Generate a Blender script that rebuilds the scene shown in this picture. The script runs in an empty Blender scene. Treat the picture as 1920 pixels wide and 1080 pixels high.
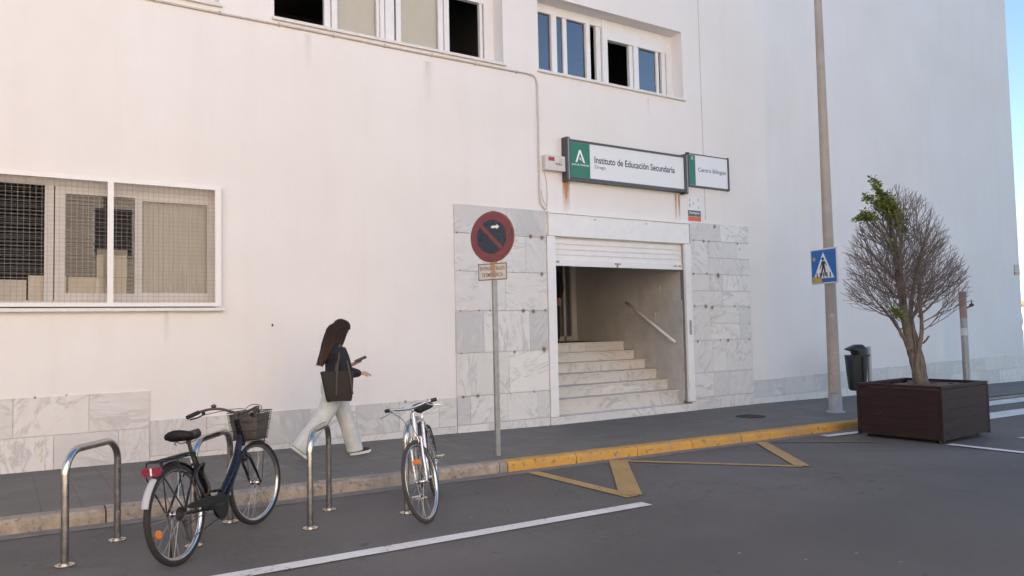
import bpy, bmesh, math, random
from mathutils import Vector, Matrix
from math import radians as rad, sin, cos, pi, sqrt
random.seed(7)
SC = bpy.context.scene
COL = SC.collection
# ------------------------------------------------------------------ camera
YAW, PITCH, ROLL, FPX = rad(33.497), rad(3.003), rad(-1.240), 1450.0
def cam_axes():
    f = Vector((sin(YAW)*cos(PITCH), cos(YAW)*cos(PITCH), sin(PITCH)))
    r = Vector((cos(YAW), -sin(YAW), 0)); u = r.cross(f)
    c, s = cos(ROLL), sin(ROLL)
    return r*c+u*s, r*(-s)+u*c, f
_r, _u, _f = cam_axes()
cam = bpy.data.objects.new('camera', bpy.data.cameras.new('camera')); COL.objects.link(cam)
cam.matrix_world = Matrix(((_r.x, _u.x, -_f.x, 0), (_r.y, _u.y, -_f.y, 0), (_r.z, _u.z, -_f.z, 1.55), (0, 0, 0, 1)))
cam.data.sensor_width = 36; cam.data.lens = FPX/1920*36
cam.data.clip_end = 3000; cam.data.clip_start = 0.05
SC.camera = cam
# ------------------------------------------------------------------ light
SUN_EL, SUN_AZ = rad(42), rad(-40)          # azimuth from +Y towards +X
w = bpy.data.worlds.new('World'); SC.world = w; w.use_nodes = True
nt = w.node_tree; bg = nt.nodes['Background']
sky = nt.nodes.new('ShaderNodeTexSky'); sky.sky_type = 'NISHITA'; sky.sun_disc = False
sky.sun_elevation = SUN_EL; sky.sun_rotation = SUN_AZ; sky.air_density = 1.0; sky.dust_density = 0.2; sky.ozone_density = 1.8
nt.links.new(sky.outputs[0], bg.inputs[0]); bg.inputs[1].default_value = 0.050
sun = bpy.data.objects.new('sun', bpy.data.lights.new('sun', 'SUN')); COL.objects.link(sun)
sun.data.energy = 5.0; sun.data.angle = rad(0.5); sun.data.color = (1, 0.93, 0.84)
sd = Vector((sin(SUN_AZ)*cos(SUN_EL), cos(SUN_AZ)*cos(SUN_EL), sin(SUN_EL)))
sun.rotation_euler = sd.to_track_quat('Z', 'Y').to_euler()
SC.view_settings.view_transform = 'Standard'; SC.view_settings.look = 'None'
SC.view_settings.exposure = 2.52; SC.view_settings.gamma = 1.0; SC.view_settings.use_curve_mapping = False
SC.render.engine = 'CYCLES'
try:
    SC.cycles.max_bounces = 8; SC.cycles.diffuse_bounces = 5; SC.cycles.transparent_max_bounces = 16
except Exception: pass

# ------------------------------------------------------------------ material helpers
class NT:
    def __init__(s, name):
        s.m = bpy.data.materials.new(name); s.m.use_nodes = True
        s.t = s.m.node_tree; s.b = s.t.nodes['Principled BSDF']; s.o = s.t.nodes['Material Output']
        s._c = None
    def n(s, typ, **k):
        nd = s.t.nodes.new(typ)
        for a, v in k.items():
            if a.startswith('i_'): nd.inputs[a[2:].replace('_', ' ')].default_value = v
            else: setattr(nd, a, v)
        return nd
    def l(s, a, b): s.t.links.new(a, b)
    def co(s, kind='Object'):
        if s._c is None: s._c = s.n('ShaderNodeTexCoord')
        return s._c.outputs[kind]
    def mapping(s, scale=(1, 1, 1), rot=(0, 0, 0), src=None, loc=(0, 0, 0)):
        m = s.n('ShaderNodeMapping'); m.inputs['Scale'].default_value = scale; m.inputs['Rotation'].default_value = rot
        m.inputs['Location'].default_value = loc
        s.l(src or s.co(), m.inputs[0]); return m.outputs[0]
    def noise(s, scale, detail=4, rough=.5, vec=None, dist=0):
        n = s.n('ShaderNodeTexNoise'); n.inputs['Scale'].default_value = scale; n.inputs['Detail'].default_value = detail
        n.inputs['Roughness'].default_value = rough; n.inputs['Distortion'].default_value = dist
        s.l(vec or s.co(), n.inputs['Vector']); return n.outputs['Fac']
    def ramp(s, fac, pts):
        r = s.n('ShaderNodeValToRGB'); e = r.color_ramp.elements
        while len(e) < len(pts): e.new(.5)
        for i, (p, c) in enumerate(pts):
            e[i].position = p; e[i].color = (c, c, c, 1) if not hasattr(c, '__len__') else (*c, 1)[:4]
        s.l(fac, r.inputs[0]); return r.outputs[0]
    def mix(s, fac, a, b, mode='MIX'):
        m = s.n('ShaderNodeMix', data_type='RGBA', blend_type=mode)
        for sock, v in ((m.inputs[0], fac), (m.inputs[6], a), (m.inputs[7], b)):
            if hasattr(v, 'links'): s.l(v, sock)
            elif hasattr(v, '__len__'): sock.default_value = (*v, 1)[:4]
            else: sock.default_value = v
        return m.outputs[2]
    def math(s, op, a, b=0.0, clamp=False):
        m = s.n('ShaderNodeMath', operation=op, use_clamp=clamp)
        for sock, v in ((m.inputs[0], a), (m.inputs[1], b)):
            if hasattr(v, 'links'): s.l(v, sock)
            else: sock.default_value = v
        return m.outputs[0]
    def color(s, c):
        if hasattr(c, 'links'): s.l(c, s.b.inputs['Base Color'])
        else: s.b.inputs['Base Color'].default_value = (*c, 1)
    def rough(s, v):
        if hasattr(v, 'links'): s.l(v, s.b.inputs['Roughness'])
        else: s.b.inputs['Roughness'].default_value = v
    def bump(s, h, strength=.3, dist=.01):
        b = s.n('ShaderNodeBump'); b.inputs['Strength'].default_value = strength; b.inputs['Distance'].default_value = dist
        s.l(h, b.inputs['Height']); s.l(b.outputs[0], s.b.inputs['Normal'])

def simple(name, c, rough=.5, metal=0, var=.12, scale=25, bump=0, spec=None):
    k = NT(name); n = k.noise(scale, 5, .6)
    d = tuple(max(0, x*(1-var)) for x in c); e = tuple(min(1, x*(1+var)) for x in c)
    k.color(k.mix(k.ramp(n, [(.3, 0.0), (.7, 1.0)]), d, e)); k.b.inputs['Metallic'].default_value = metal
    k.rough(k.ramp(n, [(.3, max(.02, rough-.08)), (.7, min(1, rough+.08))]))
    if bump: k.bump(k.noise(scale*6, 3), bump, .003)
    if spec is not None: k.b.inputs['Specular IOR Level'].default_value = spec
    return k.m
M = {}
def mk_stucco():
    k = NT('painted_stucco')
    big = k.noise(.45, 5, .6); mid = k.noise(2.2, 6, .65)
    streak = k.noise(1.0, 5, .6, k.mapping((3.2, 3.2, .25)))
    a = k.mix(k.ramp(big, [(.35, 0.), (.65, 1.)]), (.745, .705, .665), (.785, .75, .725))
    b = k.mix(k.math('MULTIPLY', k.ramp(streak, [(.5, 0.), (.75, 1.)]), .22), a, (.66, .615, .56))
    c = k.mix(k.math('MULTIPLY', k.ramp(mid, [(.55, 0.), (.8, 1.)]), .25), b, (.70, .66, .62))
    # grime near the ground and faint drips
    sep = k.n('ShaderNodeSeparateXYZ'); k.l(k.co(), sep.inputs[0])
    low = k.math('SUBTRACT', 1.0, k.math('DIVIDE', k.math('ADD', sep.outputs[2], .1), 1.6), True)
    dirt = k.math('MULTIPLY', k.math('MULTIPLY', low, low), k.ramp(k.noise(3.5, 6, .7), [(.42, 0.), (.7, 1.)]))
    c = k.mix(k.math('MULTIPLY', dirt, .5), c, (.52, .49, .45))
    k.color(c); k.rough(.85); k.b.inputs['Specular IOR Level'].default_value = .25
    k.bump(k.math('ADD', k.noise(55, 5, .7), k.math('MULTIPLY', k.noise(5, 3), 1.5)), .3, .006)
    return k.m
M['stucco'] = mk_stucco()
def mk_marble(name, warm=False):
    k = NT(name); at = k.n('ShaderNodeAttribute', attribute_name='tone')
    sep = k.n('ShaderNodeSeparateColor'); k.l(at.outputs['Color'], sep.inputs[0])
    off = k.n('ShaderNodeVectorMath', operation='MULTIPLY_ADD')
    k.l(at.outputs['Color'], off.inputs[0]); off.inputs[1].default_value = (37, 23, 51); k.l(k.co(), off.inputs[2])
    rot = k.n('ShaderNodeVectorRotate', rotation_type='Y_AXIS'); k.l(off.outputs[0], rot.inputs['Vector'])
    k.l(k.math('MULTIPLY', sep.outputs[1], 3.1), rot.inputs['Angle'])
    v = k.mapping((1.2, 1.2, 3.6), src=rot.outputs[0])
    n1 = k.noise(1.3, 6, .55, v, 1.2); n2 = k.noise(.8, 7, .6, v, 2.5)
    base = k.mix(sep.outputs[0], (.42, .415, .415), (.76, .72, .68))
    c = k.mix(k.ramp(n1, [(.42, 0.), (.72, .6)]), base, (.72, .70, .675))
    vein = k.ramp(k.math('ABSOLUTE', k.math('SUBTRACT', n2, .5)), [(0.0, .8), (.06, 0.)])
    c = k.mix(k.math('MULTIPLY', vein, k.ramp(n1, [(.45, 0.), (.6, 1.)])), c, (.42, .41, .40))
    if warm: c = k.mix(1.0, c, (.90, .865, .80), 'MULTIPLY')
    dirt = k.noise(3, 6, .7)
    c = k.mix(k.math('MULTIPLY', k.ramp(dirt, [(.5, 0.), (.8, 1.)]), .35), c, (.50, .46, .40))
    k.color(c); k.rough(.42); k.bump(k.noise(8, 3), .05, .005); return k.m
M['marble'] = mk_marble('marble'); M['stair_marble'] = mk_marble('stair_marble', True)
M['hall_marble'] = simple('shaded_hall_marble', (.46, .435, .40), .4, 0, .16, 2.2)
def mk_asphalt():
    k = NT('asphalt')
    f = k.noise(60, 6, .85); m_ = k.noise(14, 6, .7); b = k.noise(.5, 5, .6); lane = k.noise(.35, 4, .5, k.mapping((.25, 1.6, 1), (0, 0, .05)))
    c = k.mix(k.ramp(f, [(.3, 0.), (.7, 1.)]), (.066, .058, .049), (.162, .143, .122))
    c = k.mix(k.math('MULTIPLY', k.ramp(m_, [(.42, 0.), (.62, 1.)]), .6), c, (.085, .077, .071))
    c = k.mix(k.math('MULTIPLY', k.ramp(b, [(.40, 0.), (.58, 1.)]), .6), c, (.145, .132, .121))
    sep = k.n('ShaderNodeSeparateXYZ'); k.l(k.co(), sep.inputs[0])
    wob = k.math('ADD', sep.outputs[1], k.math('MULTIPLY', k.noise(.6, 3), .8))
    drive = k.ramp(k.math('DIVIDE', k.math('SUBTRACT', 5.35, wob), 1.0, True), [(0, 0.), (1, 1.)])   # newer darker carriageway asphalt
    c = k.mix(k.math('MULTIPLY', drive, .6), c, (.062, .056, .053))
    c = k.mix(k.math('MULTIPLY', k.ramp(lane, [(.5, 0.), (.7, 1.)]), .35), c, (.055, .052, .052))
    spots = k.ramp(k.noise(3.1, 2, .4, k.mapping((1.6, 2.2, 1))), [(.72, 0.), (.76, .6)])
    c = k.mix(spots, c, (.04, .038, .038))
    sp = k.n('ShaderNodeTexVoronoi', feature='F1'); sp.inputs['Scale'].default_value = 3.3; k.l(k.co(), sp.inputs['Vector'])
    c = k.mix(k.math('MULTIPLY', k.ramp(sp.outputs['Distance'], [(.03, .8), (.055, 0.)]), k.ramp(k.noise(1.7, 2), [(.48, 0.), (.54, 1.)])), c, (.33, .31, .29))
    # cracks
    cr = k.ramp(k.math('ABSOLUTE', k.math('SUBTRACT', k.noise(.55, 7, .62, None, .6), .47)), [(0.0, .42), (.005, 0.)])
    c = k.mix(k.math('MULTIPLY', cr, k.ramp(k.noise(.3, 2), [(.46, 0.), (.54, 1.)])), c, (.03, .028, .028))
    k.color(c); k.rough(.8); k.bump(k.math('ADD', f, k.math('MULTIPLY', m_, .4)), .6, .006); return k.m
M['asphalt'] = mk_asphalt()
def mk_pave():
    k = NT('pavement_tiles')
    br = k.n('ShaderNodeTexBrick'); br.offset = 0.0; br.inputs['Scale'].default_value = 1.0
    br.inputs['Brick Width'].default_value = .3; br.inputs['Row Height'].default_value = .3; br.inputs['Mortar Size'].default_value = .006
    br.inputs['Color1'].default_value = (.140, .127, .108, 1); br.inputs['Color2'].default_value = (.172, .157, .135, 1); br.inputs['Mortar'].default_value = (.10, .096, .09, 1)
    k.l(k.co(), br.inputs['Vector'])
    c = k.mix(k.math('MULTIPLY', k.ramp(k.noise(1.3, 6, .65), [(.35, 0.), (.65, 1.)]), .55), br.outputs['Color'], (.118, .108, .094))
    c = k.mix(k.math('MULTIPLY', k.ramp(k.noise(5, 6, .7), [(.5, 0.), (.7, 1.)]), .5), c, (.21, .195, .165))
    st = k.ramp(k.noise(2.4, 3, .5, k.mapping((2.2, .5, 1))), [(.66, 0.), (.70, .5)])
    c = k.mix(st, c, (.23, .22, .20))
    k.color(c); k.rough(.75)
    k.bump(k.math('ADD', k.math('MULTIPLY', br.outputs['Fac'], -.8), k.noise(60, 3)), .3, .004); return k.m
M['pave'] = mk_pave()
def mk_kerb(name, paint):
    k = NT(name)
    n = k.noise(7, 6, .7); n2 = k.noise(2.2, 5, .6)
    stone = k.mix(k.ramp(n, [(.35, 0.), (.65, 1.)]), (.27, .215, .16), (.44, .37, .285))
    stone = k.mix(k.math('MULTIPLY', k.ramp(n2, [(.45, 0.), (.65, 1.)]), .7), stone, (.22, .195, .165))
    if paint:
        y = k.mix(k.ramp(n2, [(.35, 0.), (.7, 1.)]), (.60, .32, .05), (.47, .26, .07))
        c = k.mix(k.ramp(n, [(.56, 0.), (.66, .8)]), y, stone)
        c = k.mix(k.math('MULTIPLY', k.ramp(k.noise(1.1, 4), [(.55, 0.), (.7, 1.)]), .35), c, (.33, .27, .2))
    else: c = stone
    dark = k.ramp(k.noise(18, 4, .6), [(.56, 0.), (.68, .8)])
    c = k.mix(dark, c, (.12, .10, .085))
    k.color(c); k.rough(.8); k.bump(k.math('ADD', n, k.noise(40, 3)), .5, .008); return k.m
M['kerb'] = mk_kerb('kerb_stone', 0); M['kerb_yellow'] = mk_kerb('kerb_yellow_paint', 1)
def mk_paint(name, c, wear=.62, soft=.1, under=(.10, .095, .092)):
    k = NT(name); n = k.noise(24, 6, .75); b = k.noise(2.5, 4)
    cc = k.mix(k.ramp(b, [(.3, 0.), (.7, 1.)]), c, tuple(x*.82 for x in c))
    k.color(k.mix(k.ramp(k.math('ADD', n, k.math('MULTIPLY', b, .15)), [(wear, 0.), (wear+soft, 1.)]), cc, under)); k.rough(.7)
    k.bump(k.noise(180, 3, .7), .3, .003); return k.m
M['white_line'] = mk_paint('white_road_paint', (.74, .70, .65), .66, .08)
M['yellow_line'] = mk_paint('faded_yellow_road_paint', (.46, .29, .10), .60, .22)
M['yellow_faint'] = mk_paint('worn_yellow_road_paint', (.21, .155, .095), .48, .2)
M['gutter'] = simple('gutter_concrete', (.20, .18, .155), .85, 0, .25, 9, .3)
M['shaded_frame'] = simple('recess_shaded_aluminium', (.56, .515, .47), .5, 0, .06, 6)  # white frame toned down: shade of the window recess put into the colour
M['wire'] = simple('weathered_wire', (.33, .285, .24), .6, 0, .15, 20)
M['steel'] = simple('brushed_stainless_steel', (.50, .47, .44), .22, 1, .1, 14)
M['galv'] = simple('galvanised_steel', (.33, .32, .30), .5, .6, .18, 12)
M['pole'] = simple('painted_lamp_pole', (.36, .31, .26), .6, .1, .12, 5)
M['pole_base'] = simple('grey_painted_steel', (.36, .37, .39), .6, .1, .12, 8)
M['white_metal'] = simple('white_lacquered_aluminium', (.76, .74, .72), .38, 0, .04, 6)
M['white_worn'] = simple('worn_white_paint', (.70, .67, .64), .5, 0, .08, 20)
M['black'] = simple('black_plastic', (.010, .0095, .009), .45, 0, .2, 20)
M['rubber'] = simple('tyre_rubber', (.020, .0185, .017), .8, 0, .25, 30)
M['tan_rubber'] = simple('worn_grey_rubber', (.045, .038, .033), .8, 0, .2, 30)
M['navy'] = simple('dark_navy_bicycle_enamel', (.0055, .0055, .012), .25, 0, .1, 12)
M['silver'] = simple('silver_bicycle_paint', (.56, .56, .57), .28, .75, .06, 12)
M['chrome'] = simple('worn_chrome', (.58, .56, .54), .2, 1, .08, 20)
M['dull'] = simple('greasy_dark_metal', (.10, .09, .08), .5, .7, .3, 40)
M['fender'] = simple('pale_grey_plastic', (.40, .40, .42), .4, 0, .05, 12)
M['red_refl'] = simple('red_reflector', (.20, .022, .04), .25, 0, .1, 60)
M['orange_refl'] = simple('orange_reflector', (.70, .20, .02), .3, 0, .1, 60)
M['leather'] = simple('dark_vinyl_saddle', (.011, .010, .009), .6, 0, .2, 30, .2, .3)
M['basket'] = simple('grey_basket_wire', (.06, .056, .054), .5, .3, .15, 30)
M['wood'] = None
def mk_wood():
    k = NT('dark_stained_wood'); n = k.noise(3.0, 6, .65, k.mapping((1, 1, 14)))
    c = k.mix(k.ramp(n, [(.35, 0.), (.7, 1.)]), (.014, .0048, .0045), (.034, .0145, .014))
    c = k.mix(k.ramp(k.noise(30, 4, .7), [(.68, 0.), (.76, .35)]), c, (.16, .12, .10)); k.color(c); k.rough(.6); k.b.inputs['Specular IOR Level'].default_value = .3; k.bump(n, .25, .004); return k.m
M['wood'] = mk_wood()
M['soil'] = simple('dry_soil', (.15, .105, .07), .95, 0, .4, 30, .8)
M['bark'] = simple('pale_brown_bark', (.135, .108, .085), .85, 0, .35, 14, .8)
M['twig'] = simple('bare_twig_bark', (.165, .135, .125), .85, 0, .2, 14)
M['leaf'] = simple('green_leaf', (.15, .19, .045), .5, 0, .35, 9)
M['green_bin'] = simple('dark_grey_green_plastic', (.013, .017, .0155), .45, 0, .15, 10)
M['cable'] = simple('painted_cable', (.52, .48, .45), .6, 0, .1, 20)
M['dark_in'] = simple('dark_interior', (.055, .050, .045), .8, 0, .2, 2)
M['hall'] = simple('hall_wall', (.50, .47, .42), .55, 0, .1, 1.5)
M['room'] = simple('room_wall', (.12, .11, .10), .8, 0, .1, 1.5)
M['blind'] = simple('beige_roller_blind', (.74, .69, .59), .8, 0, .03, 3)
M['slat'] = simple('dark_venetian_slat', (.075, .068, .068), .5, 0, .1, 5)
M['curtain'] = simple('pale_vertical_curtain', (.46, .43, .38), .8, 0, .06, 4)
M['card'] = simple('pale_cardboard', (.50, .43, .34), .8, 0, .08, 6)
M['frame_dark'] = simple('dark_bronze_aluminium', (.075, .070, .068), .35, .5, .15, 10)
M['sign_white'] = simple('white_sign_face', (.74, .73, .73), .4, 0, .008, 4)
M['sign_green'] = simple('green_sign_face', (.018, .16, .085), .35, 0, .08, 4)
M['text_dark'] = simple('dark_lettering', (.03, .032, .038), .4, 0, .1, 20)
M['text_white'] = simple('white_lettering', (.80, .80, .78), .4, 0, .03, 20)
M['sign_red'] = simple('faded_red_sign', (.17, .028, .036), .35, 0, .15, 9)
M['sign_navy'] = simple('dark_navy_sign', (.012, .016, .028), .3, 0, .15, 9)
M['sign_blue'] = simple('blue_sign', (.012, .13, .42), .35, 0, .1, 9)
M['rust'] = simple('rusty_metal', (.20, .085, .04), .85, 0, .4, 30)
M['cream'] = simple('stained_cream_enamel', (.56, .50, .42), .4, 0, .12, 14)
M['orange_st'] = simple('orange_print', (.62, .12, .05), .5, 0, .1, 20)
M['grey_st'] = simple('dark_grey_print', (.10, .10, .11), .5, 0, .1, 20)
M['red_lens'] = simple('red_plastic_lens', (.34, .03, .02), .3, 0, .2, 30)
M['box_white'] = simple('yellowed_white_plastic', (.62, .57, .52), .45, 0, .06, 15)
M['skin'] = simple('skin', (.50, .27, .20), .5, 0, .06, 20)
M['hair'] = None
def mk_hair():
    k = NT('brown_hair'); n = k.noise(6, 5, .6, k.mapping((9, 9, 1)))
    sep = k.n('ShaderNodeSeparateXYZ'); k.l(k.co(), sep.inputs[0])
    tip = k.math('DIVIDE', k.math('SUBTRACT', 1.42, sep.outputs[2]), .28, True)   # dyed, lighter lengths
    a = k.mix(n, (.012, .008, .007), (.035, .020, .015)); b = k.mix(n, (.035, .018, .012), (.085, .045, .030))
    k.color(k.mix(tip, a, b)); k.rough(.7); k.b.inputs['Specular IOR Level'].default_value = .2; k.bump(n, .5, .01); return k.m
M['hair'] = mk_hair()
M['jumper'] = simple('dark_navy_knit', (.014, .014, .020), .9, 0, .3, 60, .4)
def mk_denim():
    k = NT('pale_denim'); n = k.noise(7, 5, .6); f = k.noise(150, 2)
    k.color(k.mix(k.ramp(n, [(.3, 0.), (.7, 1.)]), (.50, .51, .475), (.62, .62, .59))); k.rough(.9)
    k.bump(k.math('ADD', k.math('MULTIPLY', k.noise(9, 3, .5, k.mapping((1, 1, .6)), 1.5), 4), f), .5, .012); return k.m
M['denim'] = mk_denim()
M['bag'] = simple('brown_canvas_bag', (.040, .033, .027), .85, 0, .25, 60, .3, .2)
M['strap'] = simple('tan_leather', (.085, .058, .044), .7, 0, .15, 20)
M['shoe'] = simple('black_canvas', (.03, .03, .032), .8, 0, .2, 50)
M['sole'] = simple('white_rubber', (.68, .67, .64), .6, 0, .06, 20)
M['phone'] = simple('phone_case', (.04, .04, .045), .2, 0, .1, 20)
M['suit'] = simple('dark_clothing', (.018, .014, .014), .9, 0, .3, 30)
M['manhole'] = simple('cast_iron', (.05, .042, .038), .6, .5, .3, 30, .5)
M['opp_wall'] = simple('sunlit_render', (.66, .55, .46), .9, 0, .06, 1.2)
M['far_wall'] = simple('far_render', (.62, .52, .46), .9, 0, .06, 1)
M['roof'] = simple('roof_tile', (.30, .14, .09), .9, 0, .2, 3)
M['sticker'] = simple('peeling_paper', (.55, .53, .50), .8, 0, .15, 40)
M['yellow_st'] = simple('yellow_sticker', (.50, .36, .12), .6, 0, .3, 50)
def mk_glass(name, tint=(.9, .92, .92), base=.06):
    k = NT(name); k.t.nodes.remove(k.b)
    tr = k.n('ShaderNodeBsdfTransparent'); tr.inputs[0].default_value = (*tint, 1)
    gl = k.n('ShaderNodeBsdfGlossy'); gl.inputs['Roughness'].default_value = .015
    fr = k.n('ShaderNodeFresnel'); fr.inputs[0].default_value = 1.52
    f = k.math('ADD', k.math('MULTIPLY', fr.outputs[0], 1.6), base, True)
    mx = k.n('ShaderNodeMixShader'); k.l(f, mx.inputs[0]); k.l(tr.outputs[0], mx.inputs[1]); k.l(gl.outputs[0], mx.inputs[2]); k.l(mx.outputs[0], k.o.inputs[0])
    return k.m
M['glass'] = mk_glass('window_glass', base=.0)
M['glass_dark'] = mk_glass('tinted_window_glass', (.35, .38, .42), .16)
def mk_stain(name, c, streak=False, gain=.95):
    k = NT(name); sep = k.n('ShaderNodeSeparateXYZ'); k.l(k.co('UV'), sep.inputs[0])
    u = k.math('SUBTRACT', sep.outputs[0], .5); v = k.math('SUBTRACT', sep.outputs[1], .5)
    if streak:
        n = k.noise(2.5, 4, .6, k.mapping((14, 14, 1.2)))
        e = k.math('SUBTRACT', 1.0, k.math('MULTIPLY', k.math('ABSOLUTE', u), 2.2), True)
        a = k.math('MULTIPLY', k.math('MULTIPLY', e, k.math('POWER', sep.outputs[1], .9)), k.ramp(n, [(.35, .25), (.6, 1.)]), True)
        a = k.math('MULTIPLY', a, gain)
    else:
        r = k.math('SQRT', k.math('ADD', k.math('MULTIPLY', u, u), k.math('MULTIPLY', v, v)))
        n = k.noise(22, 4, .6)
        a = k.math('SUBTRACT', k.math('SUBTRACT', 1.05, k.math('MULTIPLY', r, 2.4)), k.math('MULTIPLY', n, .55), True)
        a = k.ramp(a, [(0, 0.), (.6, .70)])
    k.color(c); k.rough(.9)
    tr = k.n('ShaderNodeBsdfTransparent'); mx = k.n('ShaderNodeMixShader')
    k.l(a, mx.inputs[0]); k.l(tr.outputs[0], mx.inputs[1]); k.l(k.b.outputs[0], mx.inputs[2]); k.l(mx.outputs[0], k.o.inputs[0]); return k.m
M['rust_spot'] = mk_stain('rust_spot', (.24, .13, .07)); M['rust_streak'] = mk_stain('rust_streak', (.50, .23, .07), True, 1.5)
M['grime_streak'] = mk_stain('grime_streak', (.50, .43, .36), True, .2)

# ------------------------------------------------------------------ object helpers
def root(name, label, cat, loc=(0, 0, 0), rotz=0, group=None):
    o = bpy.data.objects.new(name, None); COL.objects.link(o); o.location = loc; o.rotation_euler = (0, 0, rotz)
    o['label'] = label; o['category'] = cat
    if group: o['group'] = group
    o.empty_display_size = .1
    return o
def tag(o, label, cat, group=None):
    o['label'] = label; o['category'] = cat
    if group: o['group'] = group
    return o
class MB:
    def __init__(s): s.bm = bmesh.new(); s.tone = None; s.mi = 0
    def face(s, vs):
        try:
            f = s.bm.faces.new(vs); f.material_index = s.mi; return f
        except ValueError: return None
    def box(s, x0, y0, z0, x1, y1, z1, m=None, bev=0):
        if x0 > x1: x0, x1 = x1, x0
        if y0 > y1: y0, y1 = y1, y0
        if z0 > z1: z0, z1 = z1, z0
        P = [(x, y, z) for z in (z0, z1) for y in (y0, y1) for x in (x0, x1)]
        if m: P = [m @ Vector(p) for p in P]
        v = [s.bm.verts.new(p) for p in P]
        fs = [s.face([v[i] for i in q]) for q in ((0, 2, 3, 1), (4, 5, 7, 6), (0, 1, 5, 4), (2, 6, 7, 3), (0, 4, 6, 2), (1, 3, 7, 5))]
        if bev:
            es = list({e for f in fs for e in f.edges})
            bmesh.ops.bevel(s.bm, geom=es, offset=bev, segments=2, affect='EDGES', profile=.6)
        return s
    def quad(s, *P):
        s.face([s.bm.verts.new(p) for p in P]); return s
    def poly(s, pts, y0, y1, m=None):   # pts (x,z) extruded along y
        a = [s.bm.verts.new((m @ Vector((x, y0, z))) if m else (x, y0, z)) for x, z in pts]
        b = [s.bm.verts.new((m @ Vector((x, y1, z))) if m else (x, y1, z)) for x, z in pts]
        s.face(a); s.face(b[::-1]); n = len(pts)
        for i in range(n): s.face([a[i], b[i], b[(i+1) % n], a[(i+1) % n]])
        return s
    def slab(s, pts, z0, z1):          # pts (x,y) extruded along z
        a = [s.bm.verts.new((x, y, z0)) for x, y in pts]; b = [s.bm.verts.new((x, y, z1)) for x, y in pts]
        s.face(a[::-1]); s.face(b); n = len(pts)
        for i in range(n): s.face([a[i], a[(i+1) % n], b[(i+1) % n], b[i]])
        return s
    def tube(s, pts, r, seg=10, closed=False, cap=True, flat=1.0, m=None):
        P = [Vector(p) for p in pts]
        if m: P = [m @ p for p in P]
        n = len(P); R = r if hasattr(r, '__len__') else [r]*n
        T = []
        for i in range(n):
            a = P[(i-1) % n] if (closed or i > 0) else P[i]; b = P[(i+1) % n] if (closed or i < n-1) else P[i]
            T.append((b-a).normalized() if (b-a).length > 1e-9 else Vector((0, 0, 1)))
        up = Vector((0, 0, 1)) if abs(T[0].z) < .9 else Vector((1, 0, 0))
        N = (up - T[0]*up.dot(T[0])).normalized(); rings = []
        for i in range(n):
            N = (N - T[i]*N.dot(T[i]))
            N = N.normalized() if N.length > 1e-6 else Vector((1, 0, 0))
            B = T[i].cross(N)
            rings.append([s.bm.verts.new(P[i] + N*(cos(2*pi*j/seg)*R[i]) + B*(sin(2*pi*j/seg)*R[i]*flat)) for j in range(seg)])
        for i in range(n if closed else n-1):
            a = rings[i]; b = rings[(i+1) % n]
            for j in range(seg): s.face([a[j], a[(j+1) % seg], b[(j+1) % seg], b[j]])
        if cap and not closed: s.face(rings[0][::-1]); s.face(rings[-1])
        return s
    def loft(s, rings, cap=True):      # list of lists of points
        R = [[s.bm.verts.new(p) for p in r] for r in rings]; n = len(R[0])
        for a, b in zip(R, R[1:]):
            for j in range(n): s.face([a[j], a[(j+1) % n], b[(j+1) % n], b[j]])
        if cap: s.face(R[0][::-1]); s.face(R[-1])
        return s
    def cyl(s, c, r, h, axis='z', seg=20, r2=None):
        c = Vector(c); d = {'x': Vector((1, 0, 0)), 'y': Vector((0, 1, 0)), 'z': Vector((0, 0, 1))}[axis] if isinstance(axis, str) else Vector(axis)
        return s.tube([c, c+d*h], [r, r if r2 is None else r2], seg)
    def ball(s, c, rx, ry=None, rz=None, seg=14, m=None):
        ry = rx if ry is None else ry; rz = rx if rz is None else rz
        mat = Matrix.Translation(c) @ (m or Matrix()) @ Matrix.Diagonal((rx, ry, rz, 1))
        bmesh.ops.create_uvsphere(s.bm, u_segments=seg, v_segments=max(6, seg//2+2), radius=1, matrix=mat); return s
    def build(s, name, mat, parent=None, smooth=False, mods=None, recalc=True):
        if recalc: bmesh.ops.recalc_face_normals(s.bm, faces=s.bm.faces)
        me = bpy.data.meshes.new(name); s.bm.to_mesh(me); s.bm.free()
        for q in (mat if isinstance(mat, (list, tuple)) else [mat]): me.materials.append(q)
        o = bpy.data.objects.new(name, me); COL.objects.link(o)
        if parent: o.parent = parent
        if smooth:
            for p in me.polygons: p.use_smooth = True
            if smooth == 'auto': 
                e = o.modifiers.new('split', 'EDGE_SPLIT'); e.split_angle = rad(40)
        return o
def text(body, w, h, mat, name='lettering', parent=None, loc=(0, 0, 0), rot=None, bold=0.0, ext=.001, align='LEFT'):
    cu = bpy.data.curves.new('t', 'FONT'); cu.body = body; cu.size = 1; cu.extrude = 0.0; cu.offset = bold
    o = bpy.data.objects.new('t', cu); COL.objects.link(o)
    dg = bpy.context.evaluated_depsgraph_get(); dg.update()
    me = bpy.data.meshes.new_from_object(o.evaluated_get(dg)); bpy.data.objects.remove(o)
    xs = [v.co.x for v in me.vertices]; ys = [v.co.y for v in me.vertices]
    x0, x1, y0, y1 = min(xs), max(xs), min(ys), max(ys)
    sx = w/(x1-x0); sy = h/(y1-y0) if h else sx
    rot = rot or Matrix.Rotation(rad(90), 4, 'X')
    Mx = Matrix.Translation(loc) @ rot @ Matrix.Diagonal((sx, sy, 1, 1)) @ Matrix.Translation((-x0, -y0, 0))
    me.transform(Mx); me.materials.clear(); me.materials.append(mat); me.name = name
    ob = bpy.data.objects.new(name, me); COL.objects.link(ob)
    if parent: ob.parent = parent
    return ob
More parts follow.
